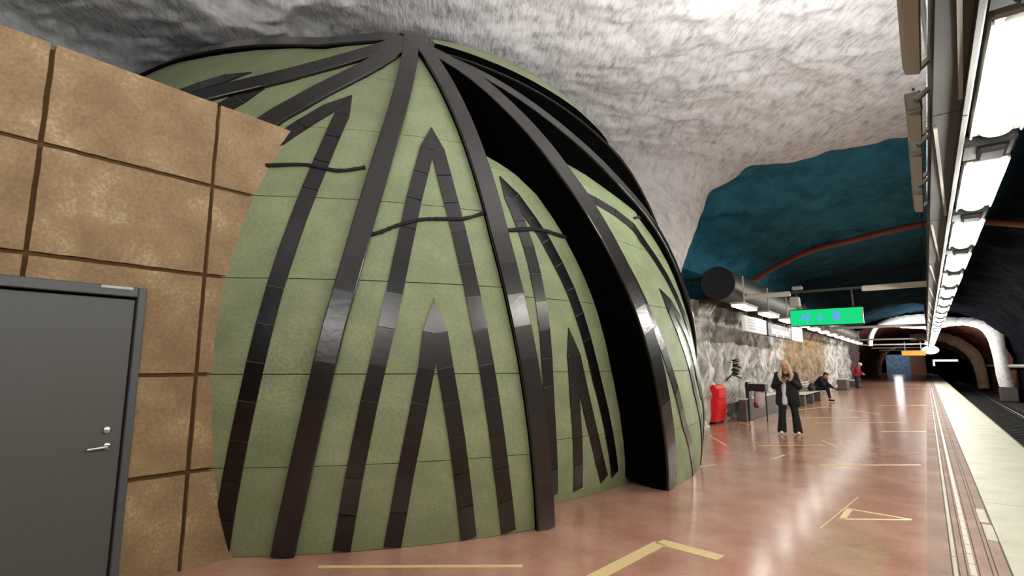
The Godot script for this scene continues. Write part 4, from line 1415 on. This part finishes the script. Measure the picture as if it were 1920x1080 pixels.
# ------------------------------------------------------------------ people
func sdf(b: MB, bones: Array, cell: float, k := 0.03) -> void:   # bones [a, b, ra, rb] joined by a smooth minimum, meshed as surface nets
	var lo := Vector3.ONE * 1e9; var hi := Vector3.ONE * -1e9
	for q in bones:
		var r: float = max(q[2], q[3]) + cell * 2.5 + k
		for e in [q[0], q[1]]:
			lo = lo.min(e - Vector3.ONE * r); hi = hi.max(e + Vector3.ONE * r)
	var nx := int((hi.x - lo.x) / cell) + 2; var ny := int((hi.y - lo.y) / cell) + 2; var nz := int((hi.z - lo.z) / cell) + 2
	var f := PackedFloat32Array(); f.resize(nx * ny * nz); f.fill(1.0)
	for q in bones:
		var a: Vector3 = q[0]; var bb: Vector3 = q[1]; var ra: float = q[2]; var rb: float = q[3]
		var r: float = max(ra, rb) + cell * 2.0 + k
		var l2 := (a.min(bb) - Vector3.ONE * r - lo) / cell; var h2 := (a.max(bb) + Vector3.ONE * r - lo) / cell
		var ab := bb - a; var len2: float = max(ab.length_squared(), 1e-9)
		for z in range(max(0, int(l2.z)), min(nz - 1, int(h2.z) + 1) + 1):
			for y in range(max(0, int(l2.y)), min(ny - 1, int(h2.y) + 1) + 1):
				var base := (z * ny + y) * nx
				for x in range(max(0, int(l2.x)), min(nx - 1, int(h2.x) + 1) + 1):
					var p := lo + Vector3(x, y, z) * cell
					var t: float = clamp((p - a).dot(ab) / len2, 0.0, 1.0)
					var d := p.distance_to(a + ab * t) - lerpf(ra, rb, t)
					var o := f[base + x]
					var h: float = max(k - absf(d - o), 0.0) / k
					f[base + x] = minf(d, o) - h * h * k * 0.25
	var vid := PackedInt32Array(); vid.resize(nx * ny * nz); vid.fill(-1)
	var off := [0, 1, nx, nx + 1, nx * ny, nx * ny + 1, nx * ny + nx, nx * ny + nx + 1]
	for z in nz - 1:
		for y in ny - 1:
			var base := (z * ny + y) * nx
			for x in nx - 1:
				var i := base + x
				var s := 0
				for e in 8:
					if f[i + off[e]] < 0.0: s += 1
				if s == 0 or s == 8: continue
				var sum := Vector3.ZERO; var n := 0
				for e in 8:
					for ax in 3:
						var e2: int = e | (1 << ax)
						if e2 == e: continue
						var fa := f[i + off[e]]; var fb := f[i + off[e2]]
						if (fa < 0.0) != (fb < 0.0):
							var t := fa / (fa - fb)
							var pa := Vector3(e & 1, (e >> 1) & 1, (e >> 2) & 1); var pb := Vector3(e2 & 1, (e2 >> 1) & 1, (e2 >> 2) & 1)
							sum += pa.lerp(pb, t); n += 1
				vid[i] = b.p(lo + (Vector3(x, y, z) + sum / n) * cell)
	for z in range(1, nz - 1):
		for y in range(1, ny - 1):
			for x in range(1, nx - 1):
				var i := (z * ny + y) * nx + x
				var ins := f[i] < 0.0
				for ax in 3:
					var st: int = off[1 << ax]
					if ins == (f[i + st] < 0.0): continue
					var u: int = off[1 << ((ax + 1) % 3)]; var w: int = off[1 << ((ax + 2) % 3)]
					var q0 := vid[i - u - w]; var q1 := vid[i - w]; var q2 := vid[i]; var q3 := vid[i - u]
					if q0 < 0 or q1 < 0 or q2 < 0 or q3 < 0: continue
					if ins: b.t(q0, q1, q2); b.t(q0, q2, q3)
					else: b.t(q0, q2, q1); b.t(q0, q3, q2)

func V(x: float, y: float, z: float) -> Vector3: return Vector3(x, y, z)

func head_bones(c: Vector3, turn: Basis, s := 1.0) -> Array:   # c is the middle of the head, face towards +z
	var g := func(x: float, y: float, z: float) -> Vector3: return c + turn * (Vector3(x, y, z) * s)
	return [
		[g.call(0, 0.035, -0.02), g.call(0, 0.04, 0.015), 0.078 * s, 0.075 * s],
		[g.call(0, -0.02, 0.03), g.call(0, -0.075, 0.055), 0.06 * s, 0.032 * s],
		[g.call(-0.045, -0.03, 0.0), g.call(0.045, -0.03, 0.0), 0.03 * s, 0.03 * s],
		[g.call(0, 0.005, 0.085), g.call(0, -0.03, 0.105), 0.008 * s, 0.014 * s],
		[g.call(-0.03, 0.028, 0.082), g.call(0.03, 0.028, 0.082), 0.012 * s, 0.012 * s],
		[g.call(-0.035, -0.03, 0.065), g.call(-0.03, -0.02, 0.07), 0.016 * s, 0.016 * s],
		[g.call(0.035, -0.03, 0.065), g.call(0.03, -0.02, 0.07), 0.016 * s, 0.016 * s],
		[g.call(-0.078, 0.012, -0.005), g.call(-0.076, -0.025, 0.0), 0.012 * s, 0.009 * s],
		[g.call(0.078, 0.012, -0.005), g.call(0.076, -0.025, 0.0), 0.012 * s, 0.009 * s],
		[g.call(-0.012, -0.054, 0.088), g.call(0.012, -0.054, 0.088), 0.007 * s, 0.007 * s],
	]

func hand_bones(w: Vector3, fwd: Vector3, palm_n: Vector3, side: float, curl := 0.6) -> Array:   # wrist, finger direction, palm normal; side picks where the thumb is
	var x := fwd.cross(palm_n).normalized() * side
	var out := []
	for k in 4:
		out.append([w, w + fwd * 0.085 + x * (0.028 - 0.019 * k), 0.019, 0.013])
		var b := w + fwd * 0.088 + x * (0.029 - 0.0195 * k)
		var ln: float = [0.038, 0.043, 0.040, 0.032][k]
		var d1 := (fwd + palm_n * curl * 0.7).normalized(); var d2 := (fwd + palm_n * curl * 1.8).normalized(); var d3 := (fwd * 0.5 + palm_n * curl * 2.2).normalized()
		out.append([b, b + d1 * ln, 0.0095, 0.009]); out.append([b + d1 * ln, b + d1 * ln + d2 * ln * 0.75, 0.009, 0.0082]); out.append([b + d1 * ln + d2 * ln * 0.75, b + d1 * ln + d2 * ln * 0.75 + d3 * ln * 0.5, 0.0082, 0.0075])
	var tb := w + fwd * 0.025 + x * 0.03
	var te := tb + (fwd * 0.7 + x * 0.8 + palm_n * 0.3).normalized() * 0.042
	out.append([w + fwd * 0.015, tb, 0.018, 0.014]); out.append([tb, te, 0.012, 0.0105]); out.append([te, te + (fwd + x * 0.2 + palm_n * 0.6).normalized() * 0.032, 0.0105, 0.009])
	return out

func build_people() -> void:
	# the woman standing with a phone
	var o := thing("person", "woman with long blond hair standing in black jacket and flared trousers", "person", Vector3(-2.645, 0, -13.94), deg_to_rad(10.5))
	var hd := Basis.from_euler(Vector3(0.22, 0.12, 0.0))
	var hc := V(-0.02, 1.575, 0.03)
	var b := MB.new()
	var eL := V(-0.27, 1.09, 0.0); var wL := V(-0.10, 1.20, 0.20)
	var eR := V(0.26, 1.09, 0.02); var wR := V(0.11, 1.24, 0.19)
	var body := [
		[V(-0.07, 0.92, 0), V(0.07, 0.92, 0), 0.105, 0.105], [V(0, 0.92, 0), V(0, 1.12, 0.0), 0.105, 0.09], [V(-0.06, 1.25, 0), V(0.06, 1.25, 0), 0.095, 0.095],
		[V(-0.14, 1.36, -0.01), V(0.14, 1.36, -0.01), 0.055, 0.055], [V(0, 1.36, -0.01), V(-0.01, 1.50, 0.01), 0.05, 0.046],
		[V(-0.17, 1.355, -0.01), eL, 0.048, 0.038], [eL, wL, 0.038, 0.026], [V(0.17, 1.355, -0.01), eR, 0.048, 0.038], [eR, wR, 0.038, 0.026],
		[V(-0.09, 0.88, 0), V(-0.14, 0.48, 0.02), 0.085, 0.055], [V(-0.14, 0.48, 0.02), V(-0.17, 0.09, -0.01), 0.055, 0.036], [V(0.09, 0.88, 0), V(0.14, 0.48, 0.02), 0.085, 0.055], [V(0.14, 0.48, 0.02), V(0.17, 0.09, -0.01), 0.055, 0.036],
		[V(-0.17, 0.06, 0.0), V(-0.18, 0.04, 0.12), 0.035, 0.03], [V(0.17, 0.06, 0.0), V(0.18, 0.04, 0.12), 0.035, 0.03]]
	sdf(b, body, 0.014)
	sdf(b, head_bones(hc, hd, 1.03), 0.006, 0.02)
	sdf(b, hand_bones(wL, V(0.75, 0.25, 0.45).normalized(), V(0.1, 0.4, -0.7).normalized(), 1.0), 0.0042, 0.006)
	sdf(b, hand_bones(wR, V(-0.8, 0.15, 0.35).normalized(), V(-0.1, 0.4, -0.7).normalized(), -1.0), 0.0042, 0.006)
	put("body", b, M.skin, o)
	b = MB.new()   # jacket, open at the front
	sdf(b, [[V(-0.165, 1.37, -0.02), V(-0.11, 1.1, -0.01), 0.075, 0.095], [V(0.165, 1.37, -0.02), V(0.11, 1.1, -0.01), 0.075, 0.095], [V(-0.13, 1.1, 0.0), V(-0.165, 0.73, 0.0), 0.095, 0.10], [V(0.12, 1.1, 0.0), V(0.15, 0.73, 0.0), 0.10, 0.125],
		[V(-0.1, 1.2, -0.05), V(0.1, 1.2, -0.05), 0.085, 0.085], [V(-0.1, 0.95, -0.05), V(0.1, 0.95, -0.05), 0.09, 0.09], [V(-0.1, 0.75, -0.04), V(0.12, 0.75, -0.04), 0.09, 0.10], [V(0.06, 1.3, 0.03), V(0.07, 0.8, 0.05), 0.07, 0.09],
		[V(-0.19, 1.35, -0.01), eL, 0.066, 0.062], [eL, wL * 0.93 + eL * 0.07, 0.062, 0.045], [V(0.19, 1.35, -0.01), eR, 0.066, 0.062], [eR, wR * 0.93 + eR * 0.07, 0.062, 0.045]], 0.014, 0.03)
	put("jacket", b, M.cloth_black, o)
	b = MB.new()
	sdf(b, [[V(-0.05, 1.20, 0.05), V(-0.06, 1.1, 0.065), 0.055, 0.06], [V(-0.06, 1.1, 0.065), V(-0.065, 0.72, 0.085), 0.06, 0.06]], 0.01)
	put("shirt", b, M.cloth_white, o)
	b = MB.new()
	sdf(b, [[V(-0.07, 0.92, 0), V(0.07, 0.92, 0), 0.125, 0.125], [V(0, 0.92, 0), V(0, 1.12, 0.0), 0.125, 0.112], [V(-0.06, 1.25, 0), V(0.06, 1.25, 0), 0.115, 0.115], [V(-0.12, 1.36, -0.01), V(0.12, 1.36, -0.01), 0.066, 0.066]], 0.014)
	put("top", b, M.cloth_black, o)
	b = MB.new()
	sdf(b, [[V(-0.07, 0.90, 0), V(0.07, 0.90, 0), 0.125, 0.125], [V(-0.09, 0.86, 0), V(-0.135, 0.48, 0.02), 0.105, 0.075], [V(-0.135, 0.48, 0.02), V(-0.165, 0.075, 0.015), 0.075, 0.10], [V(0.09, 0.86, 0), V(0.135, 0.48, 0.02), 0.105, 0.075], [V(0.135, 0.48, 0.02), V(0.165, 0.075, 0.015), 0.075, 0.10]], 0.014, 0.02)
	var tr := MB.new()
	for k in range(0, b.ix.size(), 3):   # flat hems at the ankle
		if b.v[b.ix[k]].y > 0.035 and b.v[b.ix[k + 1]].y > 0.035 and b.v[b.ix[k + 2]].y > 0.035:
			tr.ix.append(b.ix[k]); tr.ix.append(b.ix[k + 1]); tr.ix.append(b.ix[k + 2])
	tr.v = b.v; tr.uv = b.uv; tr.c = b.c
	put("trousers", tr, M.cloth_black, o)
	for s in [-1.0, 1.0]:
		b = MB.new()
		sdf(b, [[V(0.168 * s, 0.045, -0.03), V(0.178 * s, 0.04, 0.15), 0.042, 0.036]], 0.01)
		put("shoe", b, M.shoe_white, o)
	b = MB.new()   # long hair falling on both shoulders
	var hg := func(x: float, y: float, z: float) -> Vector3: return hc + hd * Vector3(x, y, z)
	sdf(b, [[hg.call(0, 0.065, -0.035), hg.call(0, 0.06, 0.01), 0.088, 0.075], [hg.call(0, 0.0, -0.05), hg.call(0, -0.1, -0.06), 0.085, 0.08],
		[hg.call(-0.065, 0.045, 0.0), hg.call(-0.085, -0.07, 0.0), 0.035, 0.038], [hg.call(-0.085, -0.07, 0.0), V(-0.135, 1.36, 0.05), 0.038, 0.045], [V(-0.135, 1.36, 0.05), V(-0.12, 1.22, 0.1), 0.045, 0.02],
		[hg.call(0.065, 0.045, 0.0), hg.call(0.085, -0.07, 0.0), 0.035, 0.038], [hg.call(0.085, -0.07, 0.0), V(0.12, 1.37, 0.04), 0.038, 0.045], [V(0.12, 1.37, 0.04), V(0.10, 1.24, 0.09), 0.045, 0.02]], 0.009, 0.025)
	put("hair", b, M.hair_blond, o)
	for s in [-1.0, 1.0]:
		b = MB.new()
		sdf(b, [[hg.call(0.03 * s - 0.006, 0.008, 0.082), hg.call(0.03 * s + 0.006, 0.008, 0.082), 0.009, 0.009]], 0.004, 0.005)
		put("eye", b, M.eye, o)
	b = MB.new()
	sdf(b, [[hg.call(-0.016, -0.054, 0.092), hg.call(0.016, -0.054, 0.092), 0.007, 0.007]], 0.004, 0.005)
	put("lips", b, M.lips, o)
	b = MB.new()
	b.box(V(0.005, 1.27, 0.245), V(0.075, 0.15, 0.01), 0.004, Basis.from_euler(Vector3(-0.6, 0, 0.3)))
	tag(put("phone", b, M.black_metal), "dark phone held in the blond woman's hands", "phone")
	var ph := get_node("phone"); ph.transform = o.transform
	# the man sitting bent forward on the bench, seen from his left; he faces the track (+x)
	o = thing("person", "person in black sitting bent forward on the bench with crossed legs", "person", Vector3(-4.0, 0.02, -27.4), deg_to_rad(72))
	b = MB.new()
	hc = V(0.0, 1.10, 0.46)
	hd = Basis.from_euler(Vector3(0.35, 0.0, 0.0))
	var hips := V(0, 0.56, 0.0); var chest := V(0, 0.93, 0.28)
	var kL := V(-0.10, 0.56, 0.52); var aL := V(-0.08, 0.10, 0.58); var kR := V(0.13, 0.66, 0.5); var aR := V(-0.08, 0.60, 0.72)
	var elL := V(-0.2, 0.70, 0.42); var haL := V(-0.06, 0.96, 0.54); var elR := V(0.22, 0.72, 0.40); var haR := V(0.1, 0.68, 0.6)
	var skel := [[V(-0.08, 0.56, 0), V(0.08, 0.56, 0), 0.12, 0.12], [hips, chest, 0.115, 0.105], [V(-0.15, 0.98, 0.3), V(0.15, 0.98, 0.3), 0.06, 0.06], [V(0, 0.98, 0.32), V(0, 1.05, 0.42), 0.055, 0.05],
		[V(-0.19, 0.96, 0.3), elL, 0.05, 0.042], [elL, haL, 0.042, 0.03], [V(0.19, 0.96, 0.3), elR, 0.05, 0.042], [elR, haR, 0.042, 0.03],
		[V(-0.09, 0.54, 0.03), kL, 0.09, 0.065], [kL, aL, 0.06, 0.04], [V(0.09, 0.56, 0.03), kR, 0.09, 0.065], [kR, aR, 0.06, 0.04], [aL, aL + V(0, -0.06, 0.13), 0.036, 0.03], [aR, aR + V(-0.08, -0.02, 0.10), 0.036, 0.03]]
	sdf(b, skel, 0.018)
	sdf(b, head_bones(hc, hd, 1.05), 0.008, 0.02)
	sdf(b, hand_bones(haL, V(0.2, 0.9, 0.2).normalized(), V(0.5, 0.2, -0.7).normalized(), 1.0), 0.006, 0.006)
	sdf(b, hand_bones(haR, V(-0.5, -0.1, 0.8).normalized(), V(0.2, -0.9, 0).normalized(), 1.0), 0.006, 0.006)
	put("body", b, M.skin, o)
	b = MB.new()
	sdf(b, [[V(-0.1, 0.60, -0.02), V(0.1, 0.60, -0.02), 0.15, 0.15], [V(0, 0.62, 0.0), V(0, 0.93, 0.26), 0.16, 0.155], [V(-0.15, 0.97, 0.28), V(0.15, 0.97, 0.28), 0.09, 0.09], [V(-0.19, 0.96, 0.3), elL, 0.075, 0.065], [elL, elL.lerp(haL, 0.85), 0.065, 0.045], [V(0.19, 0.96, 0.3), elR, 0.075, 0.065], [elR, elR.lerp(haR, 0.85), 0.065, 0.045]], 0.018)
	put("coat", b, M.cloth_navy, o)
	b = MB.new()
	sdf(b, [[V(-0.08, 0.57, 0.02), V(0.08, 0.57, 0.02), 0.135, 0.135], [V(-0.09, 0.54, 0.03), kL, 0.105, 0.08], [kL, aL + V(0, 0.06, 0), 0.08, 0.055], [V(0.09, 0.56, 0.03), kR, 0.105, 0.08], [kR, aR.lerp(kR, 0.1), 0.08, 0.055]], 0.018)
	put("trousers", b, M.cloth_black, o)
	for q in [[aL + V(0, -0.05, -0.02), aL + V(0, -0.06, 0.16)], [aR + V(0.0, 0.0, 0.0), aR + V(-0.12, -0.03, 0.12)]]:
		b = MB.new()
		sdf(b, [[q[0], q[1], 0.045, 0.036]], 0.012)
		put("shoe", b, M.cloth_black, o)
	b = MB.new()
	sdf(b, [[hc + hd * V(0, 0.06, -0.03), hc + hd * V(0, 0.065, 0.02), 0.088, 0.075], [hc + hd * V(0, 0.0, -0.06), hc + hd * V(0, -0.05, -0.05), 0.07, 0.05]], 0.012)
	put("hair", b, M.hair_dark, o)
	b = MB.new()   # bag on the bench behind
	sdf(b, [[V(0, 0.09, -0.35), V(0, 0.09, 0.35), 0.14, 0.1], [V(0, 0.2, -0.1), V(0, 0.16, 0.2), 0.1, 0.08]], 0.02)
	var bag := put("bag", b, M.cloth_black)
	bag.position = Vector3(-4.05, 0.51, -26.4)
	tag(bag, "soft black bag lying on the bench beside the sitting person", "bag")
	# person in red further on
	o = thing("person", "person in a red jacket and white cap leaning over far down the wall", "person", Vector3(-3.95, 0, -44.2), deg_to_rad(75))
	b = MB.new()
	hc = V(0, 1.60, 0.30); hd = Basis.from_euler(Vector3(0.5, 0, 0))
	var e1 := V(-0.24, 1.12, 0.18); var h1 := V(-0.14, 1.0, 0.42); var e2 := V(0.24, 1.12, 0.18); var h2 := V(0.14, 1.0, 0.42)
	sdf(b, [[V(-0.08, 0.95, 0), V(0.08, 0.95, 0), 0.12, 0.12], [V(0, 0.95, 0), V(0, 1.35, 0.14), 0.12, 0.11], [V(-0.16, 1.42, 0.16), V(0.16, 1.42, 0.16), 0.06, 0.06], [V(0, 1.42, 0.17), V(0, 1.54, 0.26), 0.055, 0.05], [V(-0.2, 1.4, 0.16), e1, 0.05, 0.042], [e1, h1, 0.042, 0.03], [V(0.2, 1.4, 0.16), e2, 0.05, 0.042], [e2, h2, 0.042, 0.03],
		[V(-0.09, 0.9, 0), V(-0.1, 0.5, 0.03), 0.09, 0.06], [V(-0.1, 0.5, 0.03), V(-0.11, 0.09, -0.02), 0.06, 0.04], [V(0.09, 0.9, 0), V(0.1, 0.5, 0.03), 0.09, 0.06], [V(0.1, 0.5, 0.03), V(0.11, 0.09, -0.02), 0.06, 0.04], [V(-0.11, 0.06, 0), V(-0.11, 0.04, 0.14), 0.036, 0.03], [V(0.11, 0.06, 0), V(0.11, 0.04, 0.14), 0.036, 0.03]], 0.02)
	sdf(b, head_bones(hc, hd, 1.05), 0.009, 0.02)
	sdf(b, hand_bones(h1, V(0.1, -0.5, 0.8).normalized(), V(0.5, -0.3, -0.3).normalized(), 1.0), 0.006, 0.006)
	sdf(b, hand_bones(h2, V(-0.1, -0.5, 0.8).normalized(), V(-0.5, -0.3, -0.3).normalized(), -1.0), 0.006, 0.006)
	put("body", b, M.skin, o)
	b = MB.new()
	sdf(b, [[V(-0.1, 0.92, 0), V(0.1, 0.92, 0), 0.14, 0.14], [V(0, 0.95, 0), V(0, 1.35, 0.13), 0.165, 0.155], [V(-0.16, 1.41, 0.15), V(0.16, 1.41, 0.15), 0.09, 0.09], [V(-0.2, 1.4, 0.16), e1, 0.08, 0.068], [e1, e1.lerp(h1, 0.9), 0.068, 0.045], [V(0.2, 1.4, 0.16), e2, 0.08, 0.068], [e2, e2.lerp(h2, 0.9), 0.068, 0.045]], 0.02)
	put("jacket", b, M.cloth_red, o)
	b = MB.new()
	sdf(b, [[V(-0.08, 0.85, 0), V(0.08, 0.85, 0), 0.13, 0.13], [V(-0.09, 0.85, 0), V(-0.1, 0.5, 0.03), 0.11, 0.085], [V(-0.1, 0.5, 0.03), V(-0.11, 0.12, -0.01), 0.085, 0.07], [V(0.09, 0.85, 0), V(0.1, 0.5, 0.03), 0.11, 0.085], [V(0.1, 0.5, 0.03), V(0.11, 0.12, -0.01), 0.085, 0.07]], 0.02)
	put("trousers", b, M.cloth_black, o)
	for s in [-1.0, 1.0]:
		b = MB.new()
		sdf(b, [[V(0.11 * s, 0.048, -0.05), V(0.115 * s, 0.042, 0.15), 0.046, 0.038]], 0.014)
		put("shoe", b, M.cloth_black, o)
	b = MB.new()
	sdf(b, [[hc + hd * V(0, 0.065, -0.04), hc + hd * V(0, 0.07, 0.02), 0.09, 0.085], [hc + hd * V(0, 0.055, 0.06), hc + hd * V(0, 0.05, 0.13), 0.03, 0.02]], 0.014)
	put("cap", b, M.cap_white, o)

# ------------------------------------------------------------------
func _ready() -> void:
	var cam := Camera3D.new()
	cam.name = "camera"
	cam.position = Vector3(0, 1.6, 0)
	cam.rotation = Vector3(deg_to_rad(8.317), deg_to_rad(37.973), 0)
	cam.fov = 57.465
	cam.near = 0.05; cam.far = 300.0
	add_child(cam)
	cam.current = true
	var we := WorldEnvironment.new()
	we.name = "world"
	var env := Environment.new()
	env.background_mode = Environment.BG_COLOR
	env.background_color = Color(0, 0, 0)
	env.tonemap_mode = Environment.TONE_MAPPER_LINEAR
	env.tonemap_exposure = EXPOSURE
	env.sdfgi_enabled = true; env.ssao_enabled = true; env.ssil_enabled = true
	we.environment = env
	add_child(we)
	rng.seed = 7
	noise.seed = 3; noise.frequency = 0.1; noise.fractal_octaves = 3; noise.noise_type = FastNoiseLite.TYPE_SIMPLEX_SMOOTH
	make_materials()
	build_floor()
	build_white_ceiling()
	build_vault()
	build_left_rock()
	build_tan_wall()
	build_dome()
	build_lamps()
	build_overhead()
	build_far()
	build_left_things()
	build_people()
